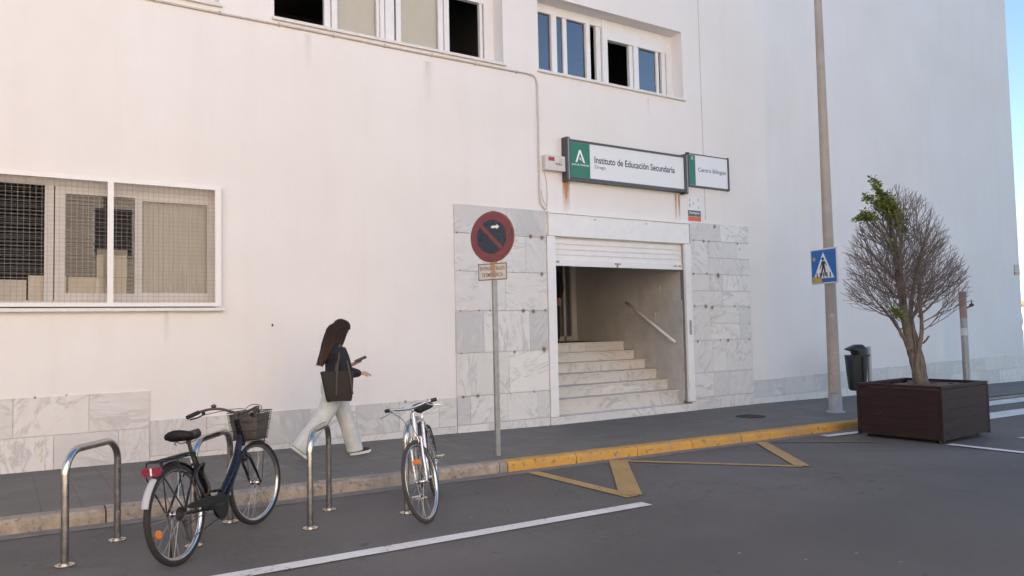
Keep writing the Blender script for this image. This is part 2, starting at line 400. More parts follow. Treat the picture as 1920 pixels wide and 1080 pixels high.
def arc(c, r, a0, a1, n, plane='xz'):
    out = []
    for i in range(n+1):
        a = a0+(a1-a0)*i/n; p = (r*cos(a), r*sin(a))
        out.append((c[0]+p[0], c[1], c[2]+p[1]) if plane == 'xz' else (c[0]+p[0], c[1]+p[1], c[2]))
    return out
def smooth_path(P, it=2):
    P = [Vector(p) for p in P]
    for _ in range(it):
        Q = [P[0]]
        for a, b in zip(P, P[1:]): Q += [a*.75+b*.25, a*.25+b*.75]
        Q.append(P[-1]); P = Q
    return P
def lerp_tab(tab, x):
    if x <= tab[0][0]: return tab[0][1]
    for (a, u), (b, v) in zip(tab, tab[1:]):
        if x <= b: return u+(v-u)*(x-a)/(b-a)
    return tab[-1][1]

# ------------------------------------------------------------------ terrain: street falls gently to the right
WY = 9.97                                   # facade line
KY = 7.42                                   # kerb line
def road_z(x): return -.015*max(-30, min(30, x))
PW = [(-30, .57), (0, .12), (5.5, .045), (7.3, .01), (12.1, 0.0), (16, -.05), (23.3, -.16), (60, -.33)]
def kerb_y(x):                               # the bay ends beyond the planter: kerb swings in
    t = max(0, min(1, (x-12.6)/2.0)); t = t*t*(3-2*t); return KY+1.25*t
def kerb_h(x):
    return .12*(1-max(0, min(1, (x-13.2)/1.6)))+.03*max(0, min(1, (x-13.2)/1.6))
def pave_z(x, y):
    k = kerb_y(x); t = max(0, min(1, (y-k)/(WY-k))); a = road_z(x)+kerb_h(x); b = lerp_tab(PW, x)
    return a+(b-a)*t
def grid_mesh(name, xs, ysf, zf, mat):
    g = MB(); rows = []
    for x in xs: rows.append([g.bm.verts.new((x, y, zf(x, y))) for y in ysf(x)])
    for a, b in zip(rows, rows[1:]):
        for j in range(len(a)-1): g.face([a[j], b[j], b[j+1], a[j+1]])
    o = g.build(name, mat, recalc=False); o['kind'] = 'structure'; return o
xs_big = [-900, -300, -100, -60, -30]+[x for x in range(-28, 31, 2)]+[40, 60, 100, 300, 900]
grid_mesh('road', xs_big, lambda x: [-900, -300, -60, -20, -7, 0, 3, 5, 6.5, 7.2, 8, 9, 10, 12, 20, 60, 300, 900], lambda x, y: road_z(x), M['asphalt'])
pxs = [-30, -20, -12, -8]+[-6+.5*i for i in range(0, 60)]+[25, 30, 40, 55]
def pys(x):
    k = kerb_y(x)+.14; return [k+(WY+.06-k)*i/6 for i in range(7)] if x <= 23.3 else [k+(WY+.06-k)*i/6 for i in range(7)]
grid_mesh('pavement', pxs, pys, lambda x, y: pave_z(x, y), M['pave'])
# kerb blocks (one kerb), stone to x=4.44 then yellow paint
g = MB(); x = -30.0
while x < 24:
    L = .98 if x > -8 else 2.98
    x2 = x+L
    if x < 4.80 < x2: x2 = 4.80
    g.mi = 1 if 4.79 < x < 13.6 else 0
    n = 5; prof = []
    for i in range(n+1):
        xx = x+.004+(x2-x-.008)*i/n; k = kerb_y(xx); zr = road_z(xx); h = kerb_h(xx)
        j = random.uniform(-.004, .004)
        prof.append([(xx, k-.004+j, zr-.1), (xx, k+j, zr+h*.55), (xx, k+.006+j, zr+h-.024), (xx, k+.026+j, zr+h-.003+j*.5), (xx, k+.15, zr+h+.003), (xx, k+.15, zr-.1)])
    g.loft(prof); x = x2+.004
    if abs(x2-4.80) < 1e-6: x = 4.802
o = g.build('kerb', [M['kerb'], M['kerb_yellow']]); o['kind'] = 'structure'
# gutter strip
def strip(name, pts_l, pts_r, dz, mat):
    g = MB()
    A = [g.bm.verts.new((x, y, road_z(x)+dz)) for x, y in pts_l]; B = [g.bm.verts.new((x, y, road_z(x)+dz)) for x, y in pts_r]
    for i in range(len(A)-1): g.face([A[i], A[i+1], B[i+1], B[i]])
    o = g.build(name, mat, recalc=False); o['kind'] = 'structure'
    for p in o.data.polygons:
        if p.normal.z < 0: p.flip()
    return o
gx = [-30+.7*i for i in range(62)]
strip('gutter', [(x, kerb_y(x)-.17-.015*sin(x*3.1)) for x in gx], [(x, kerb_y(x)+.01) for x in gx], .004, M['gutter'])
# painted markings
def line(name, a, b, wd, mat, dz=.008, n=12):
    a = Vector(a); b = Vector(b); d = (b-a).normalized(); nrm = Vector((-d.y, d.x))*wd/2
    P = [a+(b-a)*i/n for i in range(n+1)]
    return strip(name, [tuple(p-nrm) for p in P], [tuple(p+nrm) for p in P], dz, mat)
line('bay_line', (-9, 5.24), (4.93, 5.30), .145, M['white_line'], n=24)
line('zigzag_line', (5.02, 7.23), (5.03, 5.60), .15, M['yellow_line'], .008)
line('zigzag_line', (5.06, 5.66), (6.30, 7.26), .22, M['yellow_line'], .012)
line('zigzag_line', (6.34, 7.22), (7.74, 5.70), .10, M['yellow_line'], .008)
line('zigzag_line', (7.74, 5.70), (8.96, 7.26), .17, M['yellow_line'], .012)
line('zigzag_line', (9.02, 7.24), (10.30, 6.35), .10, M['yellow_faint'], .008)
line('give_way_line', (10.20, 7.12), (13.5, 7.0), .16, M['white_line'], .012)
line('edge_line', (10.80, 5.62), (10.80, 3.2), .15, M['white_line'], .012)
for i, (yy, xa, xb) in enumerate(((8.22, 16.2, 22.5), (7.02, 13.7, 20.5), (5.9, 14.8, 19), (4.7, 14.5, 19))):
    line('crossing_stripe', (xa, yy), (xb, yy+.08), .5, M['white_line'], .008)
line('lane_arrow', (12.25, 5.35), (13.2, 5.05), .12, M['white_line'], .008)
# wind-blown grit and leaf bits along the kerb
g = MB(); rg = random.Random(5)
for i in range(520):
    x_ = rg.uniform(-2, 14); top = rg.random() < .35
    y_ = kerb_y(x_)-.01-abs(rg.gauss(0, .10)) if not top else WY-.04-abs(rg.gauss(0, .06))
    if rg.random() < .12: y_ = rg.uniform(3.0, 7.3)
    z_ = (pave_z(x_, y_) if y_ > kerb_y(x_)+.14 else road_z(x_)+.010); q = rg.uniform(.004, .013); a = rg.uniform(0, 6.28)
    pts = [Vector((x_+q*rg.uniform(.6, 1.3)*cos(a+k_*1.26), y_+q*rg.uniform(.4, 1)*sin(a+k_*1.26), z_+rg.uniform(.001, .006))) for k_ in range(5)]
    c_ = g.bm.verts.new((x_, y_, z_+.008)); vs = [g.bm.verts.new(p) for p in pts]
    for k_ in range(5): g.face([vs[k_], vs[(k_+1) % 5], c_])
o = g.build('street_grit', simple('grit_and_leaf_bits', (.20, .165, .12), .9, 0, .7, 2.5)); o['kind'] = 'stuff'; o['label'] = 'small grit and dry leaf bits scattered along kerb and wall foot'; o['category'] = 'grit'
# manhole
g = MB(); mx, my = 10.55, 8.75
g.tube([(mx, my, pave_z(mx, my)+.002), (mx, my, pave_z(mx, my)+.01)], .24, 28)
for i in range(-3, 4): g.box(mx-.18, my+i*.055-.012, pave_z(mx, my)+.009, mx+.18, my+i*.055+.012, pave_z(mx, my)+.014)
tag(g.build('manhole_cover', M['manhole']), 'dark round iron manhole cover set in the pavement near the lamp post', 'manhole cover')

# ------------------------------------------------------------------ the school building
BX0, BX1, BH = -26.0, 23.3, 13.0
bld = root('school_building', 'long white stucco school building with marble plinth, raised entrance and upper windows', 'building', (0, WY, 0))
OPEN = [(-2.3, 2.22, 1.90, 3.40, .22), (7.28, 10.47, -.3, 3.05, .4), (2.95, 6.53, 5.70, 7.15, .40), (7.21, 10.49, 5.72, 6.98, .40), (-1.3, 2.26, 5.72, 7.1, .40)]
xs = sorted({BX0, BX1, 10.96, *[o[0] for o in OPEN], *[o[1] for o in OPEN]}); zs = sorted({-1.2, BH, *[o[2] for o in OPEN], *[o[3] for o in OPEN]})
xs = sorted(xs); g = MB()
for i in range(len(xs)-1):
    for j in range(len(zs)-1):
        cx_, cz_ = (xs[i]+xs[i+1])/2, (zs[j]+zs[j+1])/2
        if any(o[0] < cx_ < o[1] and o[2] < cz_ < o[3] for o in OPEN): continue
        g.quad((xs[i], 0, zs[j]), (xs[i+1], 0, zs[j]), (xs[i+1], 0, zs[j+1]), (xs[i], 0, zs[j+1]))
for (a, b, c, d, dep) in OPEN:
    g.quad((a, 0, c), (a, dep, c), (a, dep, d), (a, 0, d)); g.quad((b, 0, c), (b, 0, d), (b, dep, d), (b, dep, c))
    g.quad((a, 0, d), (a, dep, d), (b, dep, d), (b, 0, d)); g.quad((a, 0, c), (b, 0, c), (b, dep, c), (a, dep, c))
DEP = 13.0
g.quad((BX1, 0, -1.2), (BX1, DEP, -1.2), (BX1, DEP, BH), (BX1, 0, BH)); g.quad((BX0, 0, -1.2), (BX0, 0, BH), (BX0, DEP, BH), (BX0, DEP, -1.2))
g.quad((BX0, DEP, -1.2), (BX0, DEP, BH), (BX1, DEP, BH), (BX1, DEP, -1.2)); g.quad((BX0, 0, BH), (BX1, 0, BH), (BX1, DEP, BH), (BX0, DEP, BH))
bmesh.ops.remove_doubles(g.bm, verts=g.bm.verts, dist=1e-5)
g.build('wall', M['stucco'], bld, recalc=False)
# vertical expansion joint cover
g = MB(); g.box(10.955, -.004, 3.50, 10.972, .0, BH); g.build('expansion_joint', M['cable'], bld)
# rooms behind the openings (inward faces)
def room(a, b, c, d, y0, y1, mat, name='room', skip=()):
    g = MB()
    g.quad((a, y1, c), (b, y1, c), (b, y1, d), (a, y1, d)); g.quad((a, y0, c), (a, y1, c), (a, y1, d), (a, y0, d))
    g.quad((b, y0, c), (b, y0, d), (b, y1, d), (b, y1, c)); g.quad((a, y0, d), (a, y1, d), (b, y1, d), (b, y0, d)); g.quad((a, y0, c), (b, y0, c), (b, y1, c), (a, y1, c))
    return g.build(name, mat, bld, recalc=False)
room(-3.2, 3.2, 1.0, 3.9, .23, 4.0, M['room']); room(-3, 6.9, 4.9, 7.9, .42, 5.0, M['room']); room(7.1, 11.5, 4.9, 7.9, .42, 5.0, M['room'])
# ---- marble tiles
def tiles(rects, y, th, parent, mat=M['marble'], gap=.004, tone=None, name='marble_cladding'):
    g = MB(); lay = g.bm.loops.layers.float_color.new('tone')
    for q in rects:
        t = random.random() if len(q) < 5 else q[4]
        n0 = len(g.bm.faces)
        g.box(q[0]+gap/2, y-th, q[1]+gap/2, q[2]-gap/2, y, q[3]-gap/2)
        g.bm.faces.ensure_lookup_table(); c2, c3 = random.random(), random.random()
        for f in g.bm.faces[n0:]:
            for lp in f.loops: lp[lay] = (t, c2, c3, 1)
    xa = min(q[0] for q in rects); xb = max(q[2] for q in rects)
    o = g.build(name, mat, parent, recalc=False); return o
R = []
xx = -5.9
while xx < 1.4:                                                # high part at the left
    R.append((xx, .49, min(1.465, xx+.66) if xx < .8 else 1.465, .915, random.uniform(.35, .8))); xx += .66
    if xx > .85: break
R = [r for r in R if r[2]-r[0] > .05]
R = [(-6+.68*i, .49, -6+.68*(i+1), .915, random.uniform(.3, .8)) for i in range(9)]+[(.12, .49, .84, .915, .75), (.84, .49, 1.465, .915, .6)]
R += [(-6.3+.69*i, .08, -6.3+.69*(i+1), .485, random.uniform(.3, .8)) for i in range(9)]+[(-.09, .06, .50, .485, .75), (.50, .06, 1.14, .485, .45), (1.14, .06, 1.465, .485, .5)]
tiles(R, 0, .018, bld)
xj = [1.47, 2.10, 2.76, 3.38, 4.02, 4.66, 5.28, 5.575]
R = [(a, .15, b, .565, t) for (a, b), t in zip(zip(xj, xj[1:]), (.35, .45, .25, .8, .35, .75, .6))]
R += [(1.47+.82*i, -.3, min(5.575, 1.47+.82*(i+1)), .147, random.uniform(.5, .9)) for i in range(5)]
tiles(R, 0, .018, bld)
R = [(5.58, 2.99, 6.5, 3.42, .35), (6.5, 2.99, 7.25, 3.42, .2), (5.58, 2.42, 6.85, 2.985, .65), (6.85, 2.42, 7.25, 2.985, .55),
     (5.58, 1.83, 6.46, 2.415, .7), (6.46, 1.83, 7.25, 2.415, .75), (5.58, 1.205, 6.06, 1.825, .25), (6.06, 1.205, 6.9, 1.825, .8), (6.9, 1.205, 7.25, 1.825, .2),
     (5.58, .57, 6.50, 1.2, .65), (6.50, .57, 7.25, 1.2, .95), (5.58, .15, 5.8, .565, .3), (5.8, .15, 6.46, .565, .7), (6.46, .15, 7.02, .565, .8), (7.02, .15, 7.25, .565, .6),
     (5.58, -.3, 6.14, .147, .85), (6.14, -.3, 6.78, .147, .55), (6.78, -.3, 7.25, .147, .7)]
tiles(R, 0, .028, bld)
R = [(10.51, 3.10, 11.32, 3.43, .45), (11.32, 3.10, 12.12, 3.43, .8), (10.51, 2.48, 10.97, 3.095, .7), (10.97, 2.79, 11.75, 3.095, .55), (11.75, 2.79, 12.12, 3.095, .75), (10.97, 2.48, 12.12, 2.785, .6),
     (10.51, 2.17, 10.99, 2.475, .75), (10.99, 2.17, 11.35, 2.475, .45), (11.35, 2.17, 12.12, 2.475, .85), (10.51, 1.89, 11.33, 2.165, .7), (11.33, 1.89, 12.12, 2.165, .8),
     (10.51, 1.26, 10.98, 1.885, .6), (10.98, 1.56, 11.78, 1.885, .7), (10.98, 1.26, 11.78, 1.555, .85), (11.78, 1.26, 12.12, 1.885, .5),
     (10.51, .67, 11.02, 1.255, .6), (11.02, .67, 11.38, 1.255, .75), (11.38, .67, 12.12, 1.255, .65), (10.51, .22, 11.02, .665, .75), (11.02, .22, 11.45, .665, .5), (11.45, .22, 12.12, .665, .6),
     (10.51, -.3, 11.2, .215, .5), (11.2, -.3, 12.12, .215, .7)]
tiles(R, 0, .028, bld)
xj = [12.125, 13.1, 14.0, 14.85, 15.9, 16.7, 17.8, 18.6, 19.7, 20.5, 21.1, 22.2, 23.3]
R = [(a, .12 if a < 16 else .20, b, .475 if a < 15.5 else .58, random.uniform(.25, .8)) for a, b in zip(xj, xj[1:])]
R = [(a, b0, b, .455+.011*(a-12.1), t) for a, b0, b, _, t in R]
R += [(a-.35 if a > 13 else a, -.6, b-.35 if b < 23 else b, .118 if a < 16 else .197, random.uniform(.35, .85)) for a, b in zip(xj, xj[1:])]
R2 = []
for r in R: R2.append(r)
tiles(R2, 0, .016, bld)
def stain(x0, z0, x1, z1, mat, y=-.031, name='rust_stain'):
    g = MB(); uv = g.bm.loops.layers.uv.new('UVMap')
    f = g.face([g.bm.verts.new(p) for p in ((x0, y, z0), (x1, y, z0), (x1, y, z1), (x0, y, z1))])
    for lp, c in zip(f.loops, ((0, 0), (1, 0), (1, 1), (0, 1))): lp[uv].uv = c
    return g.build(name, mat, bld, recalc=False)
for (px, pz, s) in ((5.62, 2.99, .05), (6.95, 2.99, .12), (7.17, 2.98, .12), (5.66, 2.43, .04), (7.15, 2.40, .11), (5.66, 1.83, .05), (5.98, 1.83, .05), (6.17, 1.83, .06), (6.78, 1.82, .12), (6.97, 1.81, .12), (7.2, 1.83, .07),
                    (6.60, 1.19, .08), (7.16, 1.21, .14), (5.66, 1.2, .04), (5.68, .56, .08), (5.93, .56, .10), (6.28, .56, .08), (6.95, .56, .06),
                    (11.17, 3.38, .12), (10.86, 3.09, .10), (11.0, 3.09, .07), (10.6, 3.1, .06), (11.79, 3.08, .08), (11.85, 2.98, .06), (10.57, 2.48, .08), (10.92, 2.49, .08), (11.22, 2.46, .16), (10.57, 1.89, .08), (10.86, 1.88, .13), (11.03, 1.86, .12), (11.65, 1.88, .08), (11.85, 1.87, .04), (12.05, 1.86, .06),
                    (12.05, 1.55, .06), (12.03, 1.24, .08), (11.22, 1.25, .07), (11.43, 1.24, .11), (10.62, 1.24, .09), (.32, .91, .05), (.62, .92, .04), (4.75, .56, .06), (5.1, .56, .05)):
    stain(px-s*.62, pz-s*.62, px+s*.62, pz+s*.62, M['rust_spot'], -.031 if px > 5.5 and px < 12.1 else -.021)
stain(7.60, 3.42, 7.80, 3.93, M['rust_streak'], -.003); stain(10.16, 3.44, 10.24, 3.93, M['rust_streak'], -.003); stain(10.25, 3.43, 10.32, 3.93, M['rust_streak'], -.004)
for (a, z1, L, s) in ((1.65, 1.85, .5, .05), (3.4, 5.55, .5, .07), (5.2, 5.5, .7, .12), (9.6, 5.6, .35, .05)):
    stain(a-s, z1-L, a+s, z1, M['grime_streak'], -.002, 'grime_stain')
g = MB(); g.ball((2.905, -.004, 1.66), .013, .008, .018, 10); g.build('wall_plug_hole', M['dark_in'], bld)
# ---- ground floor window with its grille
wn = MB()
for (a, b) in ((-2.3, -2.22), (-1.42, -1.34), (-.62, -.42), (.40, .49), (.50, .60), (1.32, 1.40), (2.14, 2.22)):
    wn.box(a, .13, 1.90, b, .19, 3.40)
wn.box(-2.22, .135, 3.28, 2.14, .185, 3.40); wn.box(-2.22, .135, 1.90, 2.14, .185, 1.98); wn.box(.60, .128, 3.20, 1.32, .17, 3.28); wn.box(.60, .128, 1.98, 1.32, .17, 2.06)
wn.box(1.40, .128, 3.17, 2.14, .17, 3.28); wn.box(1.40, .128, 1.98, 2.14, .17, 2.07)
win = wn.build('window', M['shaded_frame'], bld)
for a, b in ((-2.22, -1.42), (-1.34, -.62), (.60, 1.32), (1.40, 2.14)): MB().quad((a, .15, 2.0), (b, .15, 2.0), (b, .15, 3.25), (a, .15, 3.25)).build('pane', M['glass'], win, recalc=False)
g = MB()                                                        # venetian blind
for i in range(34):
    z = 3.27-i*.04
    g.quad((-2.2, .26, z), (1.36, .26, z), (1.36, .285, z+.022), (-2.2, .285, z+.022))
g.build('venetian_blind', M['slat'], win)
g = MB(); n = 64
a = [(1.385+.80*i/n, .235+.012*sin(i*1.05)+.004*sin(i*.37)) for i in range(n+1)]
for (x0, y0), (x1, y1) in zip(a, a[1:]): g.quad((x0, y0, 1.95), (x1, y1, 1.95), (x1, y1, 3.3), (x0, y0, 3.3))
g.build('curtain', M['curtain'], win, smooth=True)
g = MB(); g.box(-2.42, -.085, 1.845, 2.30, .0, 1.885, bev=.004); g.box(-2.28, .0, 1.885, 2.20, .13, 1.905); g.build('sill', M['white_worn'], win)
gr = MB()
for a, b, c, d in ((-2.36, 2.26, 3.335, 3.39), (-2.36, 2.26, 1.90, 1.945)): gr.box(a, -.075, c, b, -.045, d)
for a in (-2.36, -1.27, -.13, 1.01, 2.19): gr.box(a, -.074, 1.945, a+(.07 if a in (-2.36, 2.19) else .062), -.046, 3.335)
for a in (-2.34, -.1, 2.20):
    for z in (1.96, 3.30): gr.box(a, -.046, z, a+.03, .005, z+.03)
grl = gr.build('grille_frame', M['white_metal'], win)
g = MB(); x = -2.29; n = int(4.48/.0565)
for i in range(n): g.tube([(x+i*.0565, -.062, 1.93), (x+i*.0565, -.062, 3.35)], .0019, 4, cap=False)
for i in range(28): g.tube([(-2.3, -.058, 1.97+i*.0495), (2.2, -.058, 1.97+i*.0495)], .0015, 4, cap=False)
g.build('grille_mesh', M['wire'], win)
# ---- upper windows
def up_win(a, b, c, d, verts, panes, blinds, boxes, tops, glassmat, dep=.33):
    g = MB()
    for (x0, x1, yo) in verts: g.box(x0, dep-.03-yo, c, x1, dep+.03-yo, d-.002)
    g.box(a, dep-.035, c-.0, b, dep+.035, c+.045)
    for (x0, x1, z0) in tops: g.box(x0, dep-.045, z0, x1, dep+.04, d-.001)
    o = g.build('window', M['white_metal'], bld)
    for (x0, x1) in panes: MB().quad((x0, dep, c+.04), (x1, dep, c+.04), (x1, dep, d), (x0, dep, d)).build('pane', glassmat, o, recalc=False)
    if blinds:
        for (x0, x1) in blinds: MB().box(x0, dep+.05, c+.02, x1, dep+.06, d).build('roller_blind', M['blind'], o)
    for (x0, x1, z0) in boxes:
        g = MB(); g.box(x0, dep-.06, z0, x1, dep+.05, d-.003, bev=.006); g.build('shutter_box', M['white_metal'], o)
    g = MB(); g.box(a-.03, -.05, c-.045, b+.03, dep+.02, c-.003, bev=.004); g.build('sill', M['white_worn'], o)
    return o
up_win(2.95, 6.53, 5.70, 7.15, [(2.95, 3.0, 0), (3.74, 3.83, 0), (3.84, 3.92, .03), (4.53, 4.57, 0), (4.575, 4.64, .03), (4.65, 4.79, .04), (4.84, 4.92, 0), (5.55, 5.63, 0), (5.64, 5.72, .03), (6.29, 6.34, 0), (6.36, 6.53, .02)],
       [(3.92, 4.53), (4.92, 5.55)], [(3.86, 4.6), (4.84, 5.66)], [], [(5.7, 6.53, 6.72)], M['glass'])
up_win(7.21, 10.49, 5.72, 6.98, [(7.21, 7.25, 0), (7.69, 7.80, .02), (7.95, 8.03, 0), (8.44, 8.53, .02), (8.68, 8.78, 0), (8.795, 8.91, .04), (9.45, 9.53, 0), (9.545, 9.66, .02), (10.12, 10.18, 0), (10.24, 10.33, .02), (10.35, 10.49, .03)],
       [(7.25, 7.69), (7.80, 7.95), (8.03, 8.44), (9.66, 10.12)], [], [(8.91, 10.35, 6.63)], [(7.21, 8.8, 6.83)], M['glass_dark'])
up_win(-1.3, 2.26, 5.72, 7.1, [(-1.3, -1.22, 0), (-.4, -.3, 0), (.5, .6, 0), (1.4, 1.5, 0), (2.1, 2.26, .02)], [(-1.22, -.4), (-.3, .5), (.6, 1.4), (1.5, 2.1)], [(-1.2, 2.1)], [], [], M['glass'])
# small ledge moulding under upper left window
# ---- entrance
g = MB()
g.box(7.29, -.06, 3.02, 10.46, .0, 3.385, bev=.008); g.box(7.27, -.085, 3.385, 10.49, .0, 3.42)
sb = g.build('shutter_box', M['white_metal'], bld)
for x in (8.24, 9.4): MB().tube([(x, -.062, 3.33), (x, -.075, 3.33)], .012, 8).build('bolt', M['galv'], sb)
g = MB(); g.box(7.26, -.05, .135, 7.42, .03, 3.018, bev=.006); g.build('door_frame', M['white_metal'], bld)
g = MB(); g.box(10.345, -.05, .17, 10.50, .03, 3.018, bev=.006)
fr = g.build('door_frame', M['white_metal'], bld)
g = MB(); g.box(10.335, 0, .18, 10.342, .08, 3.0); g.build('shutter_guide', M['galv'], fr)
g = MB(); g.box(10.40, -.056, 1.37, 10.45, -.05, 1.63); g.build('lock_plate', M['galv'], fr)
g = MB(); z = 2.65
while z < 3.01:
    g.poly([(0, 0)], 0, 0) if False else None
    for k_ in range(1):
        pts = [(.045, z), (.036, z+.012), (.034, z+.055), (.036, z+.075), (.045, z+.088)]
        r0 = [(7.42, -y_+.07, zz) for y_, zz in pts]; r1 = [(10.345, -y_+.07, zz) for y_, zz in pts]
        for i in range(4): g.quad(r0[i], r1[i], r1[i+1], r0[i+1])
    z += .088
g.box(7.42, .018, 2.55, 10.345, .045, 2.652)
sh = g.build('roller_shutter', M['white_metal'], bld)
g = MB(); g.box(8.72, -.0, 2.60, 8.84, .018, 2.625); g.box(8.765, -.0, 2.555, 8.79, .018, 2.60); g.build('lock', M['galv'], sh)
MB().box(7.48, .0, 2.60, 7.53, .018, 2.63).build('latch', M['galv'], sh)
for q in (10.12, 10.23): MB().box(q, .012, 2.60, q+.07, .018, 2.625).build('label_plate', M['galv'], sh)
R = [(7.255, -.3, 8.75, .132, .7), (8.75, -.3, 10.53, .132, .85)]
o = tiles(R, .30, .345, bld, name='threshold', gap=.003); 
# staircase
SY = [0.05, .20, .47, .76, 1.07, 1.37, 1.66]; SZ = [.135, .375, .556, .739, .911, 1.08, 1.255]
g = MB(); lay = g.bm.loops.layers.float_color.new('tone')
def tbox(a, b, c, d, e, f, t):
    n0 = len(g.bm.faces); g.box(a, b, c, d, e, f); g.bm.faces.ensure_lookup_table(); q, w_ = random.random(), random.random()
    for fc in g.bm.faces[n0:]:
        for lp in fc.loops: lp[lay] = (t, q, w_, 1)
jx = [9.0, 8.75, 8.45, 8.15, 7.85, 9.35]
for i in range(1, 7):
    y0 = SY[i]; z0 = SZ[i-1]; z1 = SZ[i]
    ye = SY[i+1] if i < 6 else SY[i]+.3
    for (xa, xb) in ((6.9, jx[i-1]), (jx[i-1], 10.33)):
        t = random.uniform(.55, .95)
        tbox(xa+.0015, y0, z0-.02, xb-.0015, y0+.02, z1-.026, t)          # riser
        tbox(xa+.0015, y0-.02, z1-.025, xb-.0015, ye+.02, z1, t)          # tread
g.box(6.9, .3, -.2, 10.33, .5, .13)
g.build('staircase', M['stair_marble'], bld, recalc=False)
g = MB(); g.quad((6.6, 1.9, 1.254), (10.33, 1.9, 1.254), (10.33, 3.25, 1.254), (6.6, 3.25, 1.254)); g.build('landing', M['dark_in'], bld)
# hall shell: tiled dado on the right wall and plaster above
g = MB()
g.quad((10.335, .08, -.3), (10.335, .08, 3.6), (10.335, 3.25, 3.6), (10.335, 3.25, -.3))
g.quad((6.6, .08, -.3), (6.6, 3.25, -.3), (6.6, 3.25, 3.6), (6.6, .08, 3.6)); g.quad((6.6, 3.25, -.3), (10.335, 3.25, -.3), (10.335, 3.25, 3.6), (6.6, 3.25, 3.6))
g.quad((6.6, .08, 3.6), (6.6, 3.25, 3.6), (10.335, 3.25, 3.6), (10.335, .08, 3.6)); g.quad((6.6, .08, -.3), (7.3, .08, -.3), (7.3, .08, 3.6), (6.6, .08, 3.6))
g.build('hall_wall', M['hall'], bld, recalc=False)
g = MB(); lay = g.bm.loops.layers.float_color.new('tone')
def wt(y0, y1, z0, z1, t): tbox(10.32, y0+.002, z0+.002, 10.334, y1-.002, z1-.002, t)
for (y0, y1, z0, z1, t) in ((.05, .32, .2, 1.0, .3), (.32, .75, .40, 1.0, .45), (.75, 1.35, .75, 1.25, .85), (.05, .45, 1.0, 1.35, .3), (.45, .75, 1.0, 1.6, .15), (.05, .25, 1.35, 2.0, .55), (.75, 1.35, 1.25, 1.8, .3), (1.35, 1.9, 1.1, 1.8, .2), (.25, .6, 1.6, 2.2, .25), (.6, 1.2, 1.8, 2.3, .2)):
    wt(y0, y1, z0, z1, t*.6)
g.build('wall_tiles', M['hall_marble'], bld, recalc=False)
g = MB(); g.tube([(10.24, 1.46, 2.02), (10.24, .16, 1.235)], .026, 12)
for t in (.12, .88):
    p = Vector((10.24, 1.46, 2.02)).lerp(Vector((10.24, .16, 1.235)), t); g.tube([p, p+Vector((0, 0, -.06)), p+Vector((.09, 0, -.08))], .009, 8)
g.build('handrail', M['white_worn'], bld, smooth=True)
g = MB(); g.box(10.20, 3.14, 1.26, 10.33, 3.24, 3.4); g.box(10.02, 3.18, 1.26, 10.07, 3.24, 3.4); g.box(8.4, 3.18, 1.256, 10.2, 3.24, 1.36); g.box(9.05, 3.18, 1.36, 9.12, 3.24, 3.4); g.box(8.4, 3.18, 3.3, 10.2, 3.24, 3.4)
hd = g.build('hall_door', M['hall'], bld)
g = MB(); g.quad((8.4, 3.2, 1.3), (10.2, 3.2, 1.3), (10.2, 3.2, 3.35), (8.4, 3.2, 3.35)); g.build('pane', M['glass_dark'], hd, recalc=False)

# boxes inside the left window
def cardboard(x0, x1, y0, y1, z0, z1, label):
    r = root('cardboard_box', label, 'box', ((x0+x1)/2, WY+(y0+y1)/2, z0), 0, 'boxes behind the barred window'); w_, d_, h_ = (x1-x0)/2, (y1-y0)/2, z1-z0
    g = MB(); g.box(-w_, -d_, 0, w_, d_, h_, bev=.004); g.build('carton', M['card'], r)
    g = MB(); g.box(-.02, -d_-.002, h_*.15, .02, -d_, h_*.98); g.box(-.02, -d_-.002, h_+.0005, .02, d_, h_+.002); g.build('tape', M['cream'], r)
cardboard(-.55, .235, .195, .245, 1.92, 2.21, 'pale carton standing behind the barred window at the photo edge')
cardboard(.25, .62, .195, .245, 1.92, 2.26, 'narrow pale carton behind the white stile of the barred window')
cardboard(.64, 1.24, .195, .245, 1.92, 2.25, 'wide pale carton under the dark blind in the barred window')
cardboard(.93, 1.25, .197, .243, 2.253, 2.58, 'small pale carton stacked on the wide one in the barred window')

# ------------------------------------------------------------------ signs on the facade
sg = root('school_sign', 'long white and green illuminated-type school sign in a dark frame over the entrance', 'sign', (7.62, WY, 3.94))
def LX(x): return x-7.62
g = MB(); g.box(.02, -.12, .06, 2.76, -.0, .64); g.build('sign_panel', M['sign_white'], sg)
g = MB(); g.box(.09, -.124, .065, .50, -.12, .635); gp = g.build('emblem_panel', M['sign_green'], sg)
g = MB()
g.box(0, -.145, -.02, .085, .0, .71, bev=.02); g.box(2.69, -.145, -.02, 2.78, .0, .71, bev=.02); g.box(.085, -.135, .64, 2.69, .0, .675); g.box(.085, -.135, .01, 2.69, .0, .06)
g.build('sign_frame', M['frame_dark'], sg)
for q in (.03, 2.74): MB().box(q, -.15, .0, q+.02, -.146, .69).build('trim_strip', M['galv'], sg)
